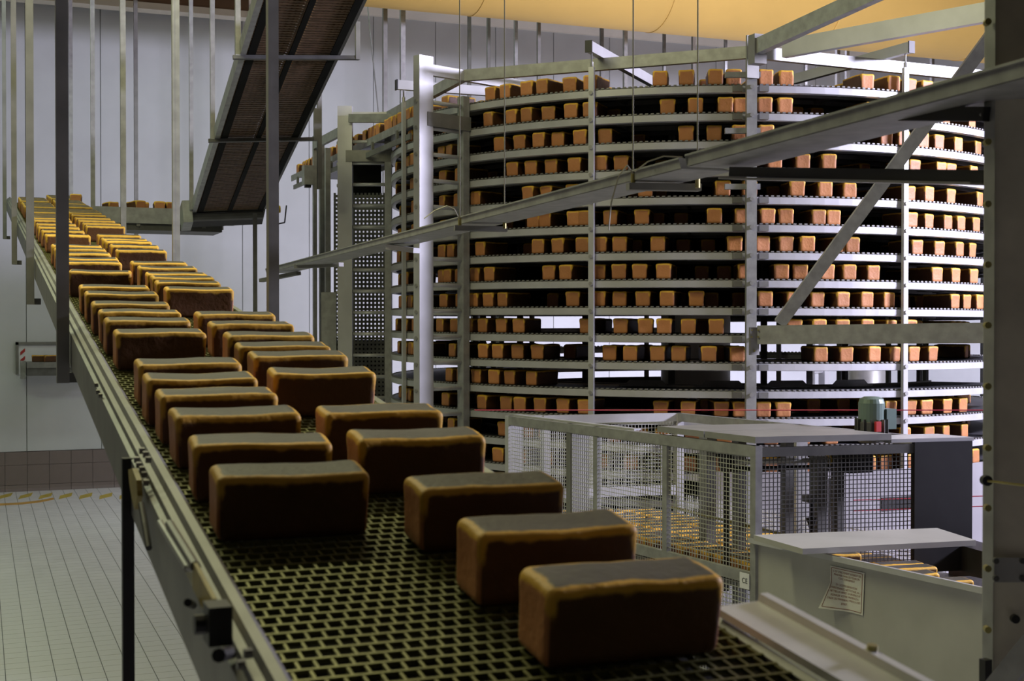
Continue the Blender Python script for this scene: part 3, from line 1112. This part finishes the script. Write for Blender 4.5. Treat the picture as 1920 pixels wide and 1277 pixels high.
# ------------------------------------------------------------------ exit conveyor on the left of the spiral top
ez = tz_(0, -80)
ex = SC.x - SR
exc = thing('exit_conveyor', 'straight belt leaving the top of the spiral towards the far wall', 'conveyor', (ex + .3, SC.y + 2, ez - .1))
MB().bx(ex - .012, ex + .0, SC.y - .6, SC.y + 4.6, ez - .075, ez - .005).build('side_rail', 'galv', exc)
MB().bx(ex + .0, ex + .70, SC.y + .1, SC.y + 4.6, ez - .03, ez - .01).build('belt', 'ringbelt', exc)
MB().bx(ex + .70, ex + .712, SC.y + .1, SC.y + 4.6, ez - .075, ez + .01).build('side_rail', 'dull', exc)
MB().bx(ex - .03, ex - .012, SC.y - .2, SC.y + 4.4, ez - .19, ez - .14).build('lower_rail', 'dull', exc)
for i in range(6):
    yy = SC.y + .2 + i * .8
    MB().bx(ex - .028, ex - .005, yy, yy + .04, ez - .15, ez - .06).build('rail_spacer', 'dull', exc)
yy, i = SC.y - .2, 0
while yy < SC.y + 4.4:
    add_loaf(Vector((ex + .15, yy, ez - .008)), rs.gauss(0, .06), 55, 'reddish brown loaf, %s from the spiral on the straight exit belt' % ordinal(i + 1), 'loaves on the exit belt')
    i += 1
    yy += rs.choice((.13, .14, .2, .3))

# belt tower between the exit belt and the left frame post
bt = thing('belt_tower', 'narrow upright frame with hanging perforated belt loops left of the spiral', 'frame', P(640, 900, 13.2))


def post_px(b, xp, y0, y1, Z, w_, d_):
    t, q = P(xp, y0, Z), P(xp, y1, Z)
    return b.bx(t.x - w_ / 2, t.x + w_ / 2, t.y - d_ / 2, t.y + d_ / 2, q.z, t.z)


for xp, y0, Z, w_ in ((590, 255, 14.0, .035), (603, 268, 14.2, .05), (614, 278, 13.6, .05)):
    b = MB()
    t = P(xp, y0, Z)
    b.bx(t.x - w_ / 2, t.x + w_ / 2, t.y - .03, t.y + .03, 0, t.z)
    b.build('upright', 'galv', bt)
MB().bar(P(590, 272, 14.0), P(652, 240, 12.9), 0.04, 0.09).build('top_beam', 'galv', bt)
MB().bar(P(655, 222, 12.8), P(745, 222, 12.6), 0.04, 0.08).build('top_beam', 'galv', bt)
MB().box(P(577, 329, 14.0), (0.10, 0.12, 0.20)).build('switch_box', 'galv', bt)
MB().bx(P(577, 350, 14).x - .03, P(577, 350, 14).x + .03, P(577, 350, 14).y - .03, P(577, 350, 14).y + .03, P(577, 352, 14).z, P(577, 338, 14).z).build('cable_gland', 'black', bt)
pb = MB()
c0, c1 = P(628, 560, 13.4), P(724, 370, 13.4)
zz0, zz1 = 0.6, P(700, 362, 13.4).z
ux = (P(724, 500, 13.4) - P(628, 500, 13.4))
wd = ux.length
ux.normalize()
RT = Matrix((ux, Vector((-ux.y, ux.x, 0)), Vector((0, 0, 1)))).transposed()
nx = int(wd / .0385)
for i in range(nx + 1):
    q = c0 + ux * (i * .0385)
    pb.box((q.x, q.y, (zz0 + zz1) / 2), (0.022, 0.012, zz1 - zz0), RT)
zz = zz0
while zz < zz1:
    q = c0 + ux * (wd / 2)
    pb.box((q.x, q.y, zz), (wd, 0.014, 0.024), RT)
    zz += 0.042
pb.build('belt_loops', 'dark', bt, stuff=True)
q = P(674, 334, 13.5)
MB().box(q, (0.44, 0.02, 0.40), RT).build('shade_plate', 'backing', bt)  # dark sheet standing in for the shade below the exit belt
q = P(672, 600, 13.6)
MB().box((q.x, q.y, 1.5), (0.62, 0.03, 2.7), RT).build('back_plate', 'backing', bt)
q = P(617, 600, 13.3)
MB().box((q.x, q.y, P(617, 548, 13.3).z / 2 + .3), (0.15, 0.05, P(617, 548, 13.3).z - .6), RT).build('side_plate', 'galv', bt)

# ------------------------------------------------------------------ fenced loading machine in front of the spiral
KA = P(1418, 836, 7.2)
zk = KA.z
KB = PZp(955, 780, zk)
KC = PZp(1815, 826, zk)
e1_ = (KB - KA)
LEN = e1_.length
e1_.normalize()
e2_ = (KC - KA)
WID = e2_.length
e2_.normalize()
zmid = 1.63
zpan = P(1416, 1012, 7.2).z


def K(a, b, z): return Vector((KA.x, KA.y, 0)) + e1_ * a + e2_ * b + Vector((0, 0, z))


cage = thing('safety_cage', 'wire mesh safety cage around the loading conveyor in front of the spiral', 'cage', K(1, .5, 0))


def kpost(a, b, w_, d_, m='galv', z0=0.0, z1=None, nm='post'):
    q = K(a, b, 0)
    R = Matrix((e2_, e1_, Vector((0, 0, 1)))).transposed()
    bb = MB().box((q.x, q.y, (z0 + (z1 or zk)) / 2), (w_, d_, (z1 or zk) - z0), R)
    return bb.build(nm, m, cage)


def a_of(xp):
    """distance along the left side of the cage seen at image column xp"""
    d = ray(xp, 850)
    # solve CAM.xy + t*d.xy = KA.xy + a*e1.xy
    det = d.x * (-e1_.y) + e1_.x * d.y
    rx, ry = KA.x - CAM.x, KA.y - CAM.y
    t = (rx * (-e1_.y) + e1_.x * ry) / det
    return ((CAM.xy + t * d.xy) - KA.xy).dot(e1_.xy)


kpost(0, 0, .04, .045)
for xp, w_ in ((1250, .03), (1120, .03)):
    kpost(a_of(xp), 0, .03, .045)
kpost(a_of(1065) - .03, 0.05, .13, .05, 'dull')
kpost(LEN, 0.03, .10, .05, 'rail')
kpost(LEN, 0.27, .05, .05, 'rail')
kpost(LEN, WID, .05, .05, 'rail')
kpost(LEN * .52, WID, .08, .08, 'galv')
kpost(0.0, WID - .02, .04, .04, 'dull')
kpost(.95, .35, .06, .08, 'dull', nm='inner_post')
kpost(.62, .33, .05, .06, 'dull', nm='inner_post')
kpost(.5, .55, .05, .05, 'dull', nm='inner_post')
MB().bar(K(-.01, 0, zk - .03), K(LEN, 0, zk - .03), .035, .06).build('top_rail', 'galv', cage)
MB().bar(K(LEN, 0, zk - .03), K(LEN, WID, zk - .03), .035, .06).build('top_rail', 'rail', cage)
MB().bar(K(.0, WID, zk - .03), K(LEN, WID, zk - .03), .035, .06).build('top_rail', 'galv', cage)
MB().bar(K(0, 0, zk - .035), K(0, WID, zk - .035), .035, .05).build('top_rail', 'dark', cage)
MB().bar(K(1.2, .05, zk + .005), K(LEN, .05, zk + .005), .05, .012).build('cover_strip', 'rail', cage)
MB().bar(K(0, 0, zmid), K(LEN, 0, zmid), .035, .06).build('mid_rail', 'galv', cage)
MB().bar(K(LEN, .12, 1.78), K(LEN, WID, 1.78), .04, .07).build('mid_rail', 'rail', cage)
MB().bar(K(0, 0.02, .62), K(LEN, 0.02, .62), .035, .06).build('bottom_rail', 'galv', cage)


def wire_panel(p0, p1, z0, z1, step, th, nm='wire_mesh', m='mesh'):
    b = MB()
    d = Vector(p1) - Vector(p0)
    d.z = 0
    L = d.length
    d.normalize()
    R = Matrix((d, Vector((-d.y, d.x, 0)), Vector((0, 0, 1)))).transposed()
    n = int(L / step)
    for i in range(n + 1):
        q = Vector(p0) + d * (i * step)
        b.box((q.x, q.y, (z0 + z1) / 2), (th, th, z1 - z0), R)
    n = int((z1 - z0) / step)
    q = (Vector(p0) + Vector(p1)) / 2
    for i in range(n + 1):
        b.box((q.x, q.y, z0 + i * step), (L, th, th), R)
    return b.build(nm, m, cage, stuff=True)


wire_panel(K(.02, 0, 0), K(LEN - .03, 0, 0), zmid + .03, zk - .06, 0.026, 0.0036)
wire_panel(K(.02, 0, 0), K(LEN - .03, 0, 0), .65, zmid - .03, 0.026, 0.0036)
wire_panel(K(0, .03, 0), K(0, .95, 0), 1.62, zk - .06, 0.024, 0.0042, m='dark')
wire_panel(K(LEN, .1, 0), K(LEN, WID, 0), 1.80, zk - .06, 0.026, 0.0034)
wire_panel(K(LEN * .02, WID, 0), K(LEN, WID, 0), 1.0, 1.75, 0.026, 0.0034)
# solid dark panel on the right of the front side
MB().bar(K(-.01, 0.945, (zk + 1.62) / 2), K(-.01, WID + .01, (zk + 1.62) / 2), .03, zk - 1.62).build('dark_panel', 'black', cage)
# roof plates
for a0, a1 in ((-.02, .42), (.43, .88)):
    b = MB()
    b.slab([K(a0, -.02, zk + .05), K(a0, .80, zk + .05), K(a1, .80, zk + .05), K(a1, -.02, zk + .05)], 0.035)
    b.build('roof_plate', 'steel', cage)
MB().slab([K(-.02, .80, zk + .02), K(-.02, WID + .02, zk + .02), K(.25, WID + .02, zk + .02), K(.25, .80, zk + .02)], 0.02).build('roof_plate', 'rail', cage)
# identification plate with the CE mark
cp = MB().bar(K(.10, -.025, zmid - .02), K(.02, -.025, zmid - .02), .004, .085).build('type_plate', 'white', cage)

# gantry inside the cage
gan = thing('loader_gantry', 'pusher gantry with shaft, pulley and post inside the mesh cage', 'machine', K(.4, .6, 0))
zsf = P(1470, 868, 7.5).z
MB().tube(K(.35, .06, zsf), K(.35, .72, zsf), .016, 12).build('drive_shaft', 'plate', gan, smooth=True)
MB().tube(K(.35, .06, zsf - .04), K(.35, .72, zsf - .04), .014, 10).build('lower_shaft', 'black', gan, smooth=True)
MB().tube(K(.35, .04, zsf), K(.35, .09, zsf), .055, 16).build('pulley', 'black', gan)
MB().bar(K(.35, .065, zsf), K(.35, .065, 1.5), .03, .012).build('drive_chain', 'black', gan)
for bb_, rr in ((.70, .035), (.76, .035), (.92, .03)):
    MB().tube(K(.35, bb_, zsf), K(.35, bb_ + .02, zsf), rr, 14).build('shaft_collar', 'yellow', gan)
MB().bar(K(.3, .60, 1.5), K(.3, .60, zsf + .03), .07, .08, (0, 1, 0)).build('carriage_post', 'dull', gan)
MB().bar(K(.3, .72, 1.5), K(.3, .72, zsf + .03), .05, .06, (0, 1, 0)).build('carriage_post', 'dark', gan)
MB().bar(K(.28, .655, 1.55), K(.28, .655, zsf - .1), .012, .012, (0, 1, 0)).build('guide_rod', 'steel', gan)
MB().bar(K(.28, .675, 1.75), K(.28, .675, zsf - .1), .012, .012, (0, 1, 0)).build('guide_rod', 'steel', gan)
MB().box(K(.26, .67, 1.70), (.09, .09, .12)).build('cylinder_block', 'dull', gan)
MB().box(K(.28, .80, zsf), (.16, .16, .13)).build('gear_motor', 'black', gan)
MB().box(K(.2, .48, zsf - .20), (.09, .07, .035)).build('plunger_block', 'dull', gan)
MB().tube(K(.2, .48, zsf - .21), K(.2, .48, zsf - .31), .010, 8).build('plunger_rod', 'black', gan)
MB().tube(K(.2, .48, zsf - .31), K(.2, .48, zsf - .39), .032, 10, 0.006).build('plunger_tip', 'black', gan)
MB().bar(K(1.25, .30, 1.86), K(.0, .40, 1.80), .014, .014).build('sloping_bar', 'brass', gan)

# conveyor bed and side walls of the loader
ld = thing('loading_conveyor', 'low wide loading conveyor under the cage with packed loaves', 'conveyor', K(0, .6, 0))
zl = 1.575
MB().slab([K(-2.4, .03, zl), K(-2.4, WID, zl), K(LEN - .05, WID, zl), K(LEN - .05, .03, zl)], 0.03).build('loading_bed', 'dull', ld)
MB().bar(K(-2.3, WID, zl - .08), K(LEN, WID, zl - .08), .03, .14).build('bed_rail', 'galv', ld)
for a_ in (-2.2, -.8, .8, LEN - .2):
    for b_ in (.08, WID - .05):
        q = K(a_, b_, 0)
        MB().bx(q.x - .03, q.x + .03, q.y - .03, q.y + .03, 0, zl - .03).build('leg', 'galv', ld)
# tall side panel carrying the notice
near = (PZp(1850, 1124, zpan) - KA).dot(e1_)
MB().bar(K(-.0, -.0, zpan / 2 + .15), K(near, -.0, zpan / 2 + .15), .006, zpan - .3).build('side_panel', 'panel', ld)
MB().prism(K(0, .0, zpan), K(near, .0, zpan), [(-.004, -.012), (-.010, .0), (-.003, .006), (0.03, .004), (.055, .016), (.055, -.012)]).build('panel_lip', 'rail', ld)
MB().bar(K(near + .0, .0, zpan / 2 + .1), K(near - .03, .0, zpan / 2 + .1), .03, zpan - .3).build('end_post', 'black', ld)
# sheet shelf over the front of the opening
MB().slab([PZp(1413, 1003, zpan + .07), PZp(1505, 1029, zpan + .055), PZp(1830, 1013, zpan + .055), PZp(1757, 990, zpan + .08)], 0.028).build('shelf_plate', 'panel', ld)
MB().bar(K(-.1, WID - .08, 1.45), K(-.1, WID + .1, 1.45), .4, .62).build('dark_box', 'black', ld)

# loaves on the loading conveyor
lane = 0
for ln, b0 in enumerate((.19, .49, .79)):
    a_ = -0.25 + .03 * ln
    i = 0
    while a_ < LEN - .2:
        q = K(a_, b0 + rs.uniform(-.02, .02), zl)
        ra = math.atan2(e2_.y, e2_.x) + rs.gauss(0, .03)
        add_loaf(q, ra, 70 - ln * 15 - i * .3, 'golden loaf, %s from the notice panel in the %s lane inside the mesh cage' % (ordinal(i + 1), ('left', 'middle', 'right')[ln]), 'loaves packed in the mesh cage')
        i += 1
        a_ += rs.choice((.121, .123, .125, .13, .16))
for i, (xa, ya) in enumerate(((1578, 1039), (1722, 1077), (1786, 1089))):
    q = PZp(xa, ya, zl + .08 + LH) + e1_ * (LW / 2)
    q.z = zl + .08
    add_loaf(q, math.atan2(e2_.y, e2_.x) + rs.gauss(0, .02), 117, 'dark loaf lying behind the notice panel, %s from the left' % ordinal(i + 1), 'loaves behind the notice panel')
MB().slab([K(-2.2, .06, zl + .079), K(-2.2, 1.0, zl + .079), K(-.35, 1.0, zl + .079), K(-.35, .06, zl + .079)], 0.04).build('outfeed_belt', 'ringbelt', ld)
q = PXp(1834, 1106, K(near + .1, .1, 0).x + .1)
yb = thing('warning_post', 'small black post with a yellow cap at the end of the notice panel', 'post', K(near + .16, .10, 0))
MB().bar(K(near + .16, .10, 0), K(near + .16, .10, zpan + .01), .05, .05, (0, 1, 0)).build('post_body', 'black', yb)
MB().bar(K(near + .16, .10, zpan + .01), K(near + .16, .10, zpan + .05), .055, .055, (0, 1, 0)).build('yellow_cap', 'yellow', yb)

# green geared motor on the cage
gm = thing('gear_motor', 'upright green electric motor standing behind the cage roof', 'motor', K(.95, .86, zk))
q = P(1634, 805, 8.0)
MB().lathe((q.x, q.y, zk - .05), [(.075, 0), (.085, .02), (.085, .12), (.075, .13)], 20).build('motor_base', 'dark', gm)
for i in range(14):
    a = 2 * PI * i / 14
    MB().bar((q.x + math.cos(a) * .075, q.y + math.sin(a) * .075, zk + .0), (q.x + math.cos(a) * .075, q.y + math.sin(a) * .075, zk + .09), .006, .05, (math.cos(a), math.sin(a), 0)).build('cooling_fin', 'dark', gm)
zt = P(1634, 790, 8.0).z
MB().lathe((q.x, q.y, zt), [(.078, -.01), (.078, .11), (.070, .135), (.045, .148), (.02, .150)], 24).build('fan_cover', 'green', gm, smooth=False)
q3 = P(1664, 785, 8.0)
MB().box((q3.x, q3.y, q3.z), (.07, .08, .12)).build('terminal_box', 'green', gm)
MB().box(P(1646, 800, 7.9), (.035, .02, .06)).build('rating_plate', 'red', gm)

# notice on the panel
tn = -e2_.normalized()
nlab = thing('paper_notice', 'white paper notice with brown lettering taped to the grey panel', 'notice', K(-1.1, -.01, 1.6))


def kpanel(xp, yp, off):
    """point on the panel plane seen at pixel, pushed out by off"""
    n3 = Vector((e1_.y, -e1_.x, 0)).normalized()
    if n3.dot(e2_) > 0:
        n3 = -n3
    d = ray(xp, yp)
    t = (KA - CAM).dot(n3) / d.dot(n3)
    return CAM + d * t + n3 * off, n3


c00, n3 = kpanel(1559, 1060, .008)
c10, _ = kpanel(1623, 1074, .008)
c11, _ = kpanel(1620, 1154, .008)
c01, _ = kpanel(1558, 1137, .008)


def npt(u, v, off=0.0):
    p = (c00 * (1 - u) + c10 * u) * (1 - v) + (c01 * (1 - u) + c11 * u) * v
    curl = max(0, v - .42) * max(0, 1 - u * 1.6) * .13
    return p + n3 * (off + curl)


b = MB()
N = 10
for side in (0.0, -0.0012):
    for j in range(N + 1):
        for i in range(N + 1):
            b.v.append(tuple(npt(i / N, j / N, side)))
for s_ in (0, (N + 1) ** 2):
    for j in range(N):
        for i in range(N):
            o_ = s_ + j * (N + 1) + i
            b.f.append((o_, o_ + 1, o_ + N + 2, o_ + N + 1))
b.build('paper_sheet', 'paper', nlab, smooth=True)


def text_on(txt, u, v, size, name, m, parent, fmap, align='CENTER'):
    cu = bpy.data.curves.new('t', 'FONT')
    cu.body = txt
    cu.align_x = align
    cu.align_y = 'CENTER'
    cu.size = size
    to = bpy.data.objects.new('t', cu)
    col.objects.link(to)
    bpy.context.view_layer.update()
    me = bpy.data.meshes.new_from_object(to)
    bpy.data.objects.remove(to)
    bm = bmesh.new()
    bm.from_mesh(me)
    for v_ in bm.verts:
        v_.co = fmap(u + v_.co.x, v - v_.co.y)
    bm.to_mesh(me)
    bm.free()
    me.materials.clear()
    me.materials.append(M[m])
    return put(name, me, parent)


lines = [(.115, 'IL EST STRICTEMENT INTERDIT DE'), (.19, 'PENETRER DANS LES TOURS EN'), (.265, 'FONCTIONNEMENT'),
         (.42, "EN CAS D'INTERVENTION"), (.50, '(MAINTENANCE, NETTOYAGE, etc...)'), (.58, "METTRE UN ARRET D'URGENCE ET"),
         (.66, 'SIGNALER VOTRE PRESENCE A'), (.74, "L'AIDE DU PANNEAU PREVU A CET"), (.84, 'EFFET.')]
for v_, tx in lines:
    text_on(tx, 0, v_, .068, 'text_line', 'ink', nlab, lambda a, b_: npt(.5 + a * .78, b_, .0012))
b = MB()
for u0, v0, u1, v1 in ((.05, .04, .95, .04), (.05, .95, .95, .95), (.05, .04, .05, .95), (.95, .04, .95, .95)):
    for i in range(8):
        t0, t1 = i / 8, (i + 1) / 8
        a_, c_ = npt(u0 + (u1 - u0) * t0, v0 + (v1 - v0) * t0, .0012), npt(u0 + (u1 - u0) * t1, v0 + (v1 - v0) * t1, .0012)
        b.bar(a_, c_, .0012, .0022)
b.build('printed_border', 'ink', nlab)


def ceplate(a, b_):
    return K(.06 - a, -.0285, zmid - .02 - b_)


text_on('CE', 0.005, -.0, .04, 'ce_mark', 'blackink', cage, ceplate)

# ------------------------------------------------------------------ red pull cords
for i, (x0, y0, z0, x1, y1, z1, lb) in enumerate((
        (890, 769, 9.3, 1845, 769, 7.9, 'thin pink pull cord stretched level across the lower spiral tiers'),
        (1600, 938, 8.6, 1850, 930, 7.9, 'upper of two short pink cords beside the dark cage panel'),
        (1600, 958, 8.6, 1850, 949, 7.9, 'lower of two short pink cords beside the dark cage panel'))):
    tag(MB().tube(P(x0, y0, z0), P(x1, y1, z1), .0032, 6).build('pull_cord', 'cord'), lb, 'cord', 'pink pull cords')

# ------------------------------------------------------------------ cable tray across the view
tr = thing('cable_tray', 'long grey steel cable tray slung on wires across the view', 'cable tray', P(1200, 340, 4.5))
t0, t1, t2 = P(500, 512, 11.3), P(1290, 313, 4.30), P(1960, 137, 2.72)
hz_ = (t1.z + t2.z) / 2
t1b = P(1278, 317, 4.42)
PR = [(0.0, 0.04), (-.012, 0.04), (-.012, .034), (-.003, .034), (-.003, .003), (.197, .003), (.197, .04), (.20, .04), (.20, 0.0), (0.0, 0.0)]
PR = [(-a, b_) for a, b_ in PR]


def tray_seg(p0, p1, nm, sc_=1.0, flip=1):
    return MB().prism(p0, p1, [(-a * sc_, b_ * sc_) for a, b_ in PR]).build(nm, 'galv', tr)


tray_seg(t2, t1, 'tray_section', 1.0)
tray_seg(t1b, t0, 'tray_section', 0.95)
# trapeze brackets and suspension wires
for xa, xb, ya, yb_, Z in ((862, 946, 424, 428, 6.45), (1187, 1308, 346, 350, 4.75)):
    a_, b_ = P(xa - 10, ya + 4, Z), P(xb + 4, yb_ + 2, Z + .05)
    bo = MB().bar(a_, b_, .045, .025).build('trapeze_bracket', 'dull', tr)
    for xx in (xa, xb):
        q = P(xx, ya, Z)
        MB().tube(q, (q.x, q.y, ZC), .0028, 5).build('suspension_wire', 'wire', bo)
        MB().tube(q + Vector((0, 0, -.012)), q + Vector((0, 0, .04)), .009, 8).build('wire_clamp', 'brass', bo)
b = MB()
for pts_, Z in ((((795, 410), (815, 395), (838, 386), (852, 392), (862, 412)), 6.4), (((1141, 432), (1146, 380), (1160, 330), (1176, 310), (1187, 326)), 4.7), (((1190, 322), (1215, 303), (1245, 293), (1280, 295)), 4.6)):
    b = MB()
    b.path([P(a_, c_, Z) for a_, c_ in pts_], .0028, 5)
    b.build('loose_wire', 'wire', tr)
tb = MB().bar(P(1652, 214, 3.42), P(1850, 214, 3.05), .02, .033).build('black_arm', 'black', tr)
for xx in (1657, 1668, 1836):
    q = P(xx, 217, 3.40 - (xx - 1652) * .0018)
    MB().tube(q - VF * .012, q - VF * .016, .004, 6).build('bolt', 'steel', tb)
MB().bar(P(1372, 322, 4.25), P(1850, 331, 3.15), .02, .030).build('black_arm', 'black', tr)
MB().bar(P(1372, 335, 4.30), P(1850, 345, 3.20), .10, .006).build('support_plate', 'steel', tr)
MB().bar(P(730, 463, 7.9), P(782, 470, 7.75), .06, .03).build('tray_clip', 'rail', tr)
MB().bar(P(556, 500, 10.2), P(640, 496, 9.9), .05, .03).build('tray_clip', 'dull', tr)
MB().bar(P(490, 526, 11.2), P(560, 512, 10.9), .05, .03).build('tray_clip', 'dull', tr)

# ------------------------------------------------------------------ steel column at the right edge
sl = thing('steel_column', 'broad grey sheet steel column with bolted edge at the right', 'column', P(1880, 900, 3.1))
cz0 = 3.05
pa, pb_, pc = P(1843.5, 638, cz0 + .03), P(1862, 638, cz0), P(2150, 638, 2.95)
b = MB()
fl_ = [pa, pb_, pc, P(2150, 638, 3.4), P(1850, 638, 3.4)]
n5 = len(fl_)
vs = [Vector((p.x, p.y, 0)) for p in fl_] + [Vector((p.x, p.y, ZC)) for p in fl_]
b.add(vs, [tuple(range(n5)), tuple(range(2 * n5 - 1, n5 - 1, -1))] + [(i, (i + 1) % n5, n5 + (i + 1) % n5, n5 + i) for i in range(n5)])
b.build('column_body', 'column', sl)
b = MB()
a_, c_ = Vector((pa.x, pa.y, 0)) - VF.xy.to_3d() * .004, Vector((pb_.x, pb_.y, 0)) - VF.xy.to_3d() * .006
b.slab([a_ + Vector((0, 0, ZC)), c_ + Vector((0, 0, ZC)), c_ + Vector((0, 0, ZC)) + VF.xy.to_3d() * .004, a_ + Vector((0, 0, ZC)) + VF.xy.to_3d() * .003], ZC - .01)
b.build('edge_flange', 'galv', sl)
for yy in (44, 157, 268, 384, 497, 610, 724, 839, 951, 1064, 1178):
    q = P(1849, yy, cz0)
    MB().tube(q - VR * .001 - VF * .002, q - VR * .002 - VF * .02, .008, 8).build('bolt', 'brass', sl)
pl = MB()
q = [P(1862, 1045, cz0 - .01), P(1935, 1045, cz0 - .03), P(1935, 1091, cz0 - .03), P(1862, 1091, cz0 - .01)]
q = [v_ - VF * .006 for v_ in q]
pl.add(q + [v_ + VF * .004 for v_ in q], [(0, 1, 2, 3), (7, 6, 5, 4), (0, 4, 5, 1), (1, 5, 6, 2), (2, 6, 7, 3), (3, 7, 4, 0)])
po_ = pl.build('patch_plate', 'steel', sl)
for a_, c_ in ((1866, 1051), (1866, 1084), (1916, 1051), (1916, 1084)):
    q = P(a_, c_, cz0 - .03)
    MB().tube(q, q - VF * .008, .007, 8).build('rivet', 'dark', po_)
q = P(1904, 1161, cz0 - .03)
MB().tube(q + VF * .01, q - VF * .003, .010, 12).build('plugged_hole', 'black', sl)
q = P(1846, 900, cz0 - .02)
MB().tube(q, q - VF * .02, .012, 10).build('cord_eyelet', 'black', sl)
MB().tube(q - VF * .02, P(1960, 915, cz0 - .12), .003, 5).build('cord', 'brass', sl)
MB().bar(P(1848, 1236, cz0 - .02), P(1848, 1400, cz0 - .02), .02, .02, (0, 1, 0)).build('edge_strip', 'black', sl)
MB().bar(P(1862, 1300, cz0 - .07), P(1960, 1180, cz0 - .16), .03, .05).build('handrail_stub', 'galv', sl)

# ------------------------------------------------------------------ hanger rods in the background
rods = [(722, 8, 21.0, 3.6), (755, 9, 19.5, 3.6), (880, 6, 23, 3.2), (916, 6, 22, 4.2), (967, 6, 22, 4.2), (1010, 6, 21, 4.0), (1128, 6, 23, 3.2),
        (1172, 7, 21, 4.0), (1245, 5, 23, 3.2), (1300, 6, 21, 4.0), (1360, 5, 23, 3.2), (1510, 5, 23, 4), (1570, 7, 21, 4.2), (1588, 6, 21.5, 4.2), (255, 7, 19.0, 2.0), (133, 7, 19.5, 2.5), (1747, 6, 22, 3)]
rods.sort()
for i, (xp, wp, Z, zb) in enumerate(rods):
    q = PYp(xp, 300, {23: 22.6, 22: 21.2}.get(Z, 19.9))
    wd_ = wp * (q - CAM).dot(VF) / F
    b = MB()
    b.bx(q.x - wd_ / 2, q.x + wd_ / 2, q.y - wd_ / 2, q.y + wd_ / 2, zb, ZC)
    b.bx(q.x - .05, q.x + .05, q.y - .03, q.y + .03, ZC - .33, ZC - .29)
    tag(b.build('hanger_rod', 'dull' if i % 3 else 'galv'), 'thin upright hanger rod against the far wall, %s from the left' % ordinal(i + 1), 'rod', 'hanger rods by the far wall')
tag(MB().tube(P(683.5, -44, 21.8), P(710, 215, 21.8), .011, 6).build('hanging_cable', 'dull'), 'thin slanting cable hanging left of the tall frame post', 'cable')

# ------------------------------------------------------------------ place the bread
for i in range(3):
    xx = hx0 + .35 + i * .2
    loaves.append((116, Matrix.Translation((xx, Y1 - .4 - .1 * (i % 2), tz)) @ Matrix.Rotation(.2 * i, 4, 'Z'), 'small far loaf, %s from the left on the transfer table at the hatch' % ordinal(i + 1), 'loaves at the wall hatch'))
loaves.sort(key=lambda t: -t[0])
for i, (prio, Mx, lb, gr) in enumerate(loaves[:300]):
    o = bpy.data.objects.new('bread_loaf', LOAF[(i * 7) % len(LOAF)])
    col.objects.link(o)
    o.matrix_world = Mx
    tag(o, lb, 'bread', gr)


def merged(name, mats, label):
    vs, fs, at = [], [], []
    for Mx in mats:
        n = len(vs)
        vs += [tuple(Mx @ Vector(v_)) for v_ in LOW[0]]
        fs += [tuple(i + n for i in q) for q in LOW[1]]
        at += LOW[2]
    me = to_mesh((vs, fs, at), name)
    o = put(name, me, None, True)
    tag(o, label, 'bread')
    return o


for gr, nm, lb in (('loaves on the foreground belt', 'far_belt_bread', 'small crowded loaves at the far top end of the foreground belt'),
                   ('loaves on the spiral tiers', 'tier_bread', 'half hidden loaves at the left edge of the spiral and behind the cage'),
                   ('loaves on the exit belt', 'exit_bread', 'reddish loaves in a line on the straight exit belt at the top'),
                   ('loaves packed in the mesh cage', 'packed_bread', 'golden loaves packed in lanes inside the mesh cage')):
    rest_ = [t[1] for t in loaves[300:] if t[3] == gr]
    print(gr, len(rest_), 'of', len([1 for t in loaves if t[3] == gr]))
    if rest_:
        merged(nm, rest_, lb)
merged('inner_lane_bread', inner, 'shadowed loaves on the inner lane of the spiral tiers')
merged('inclined_bread', icl, 'loaves riding on top of the dark inclined conveyor')
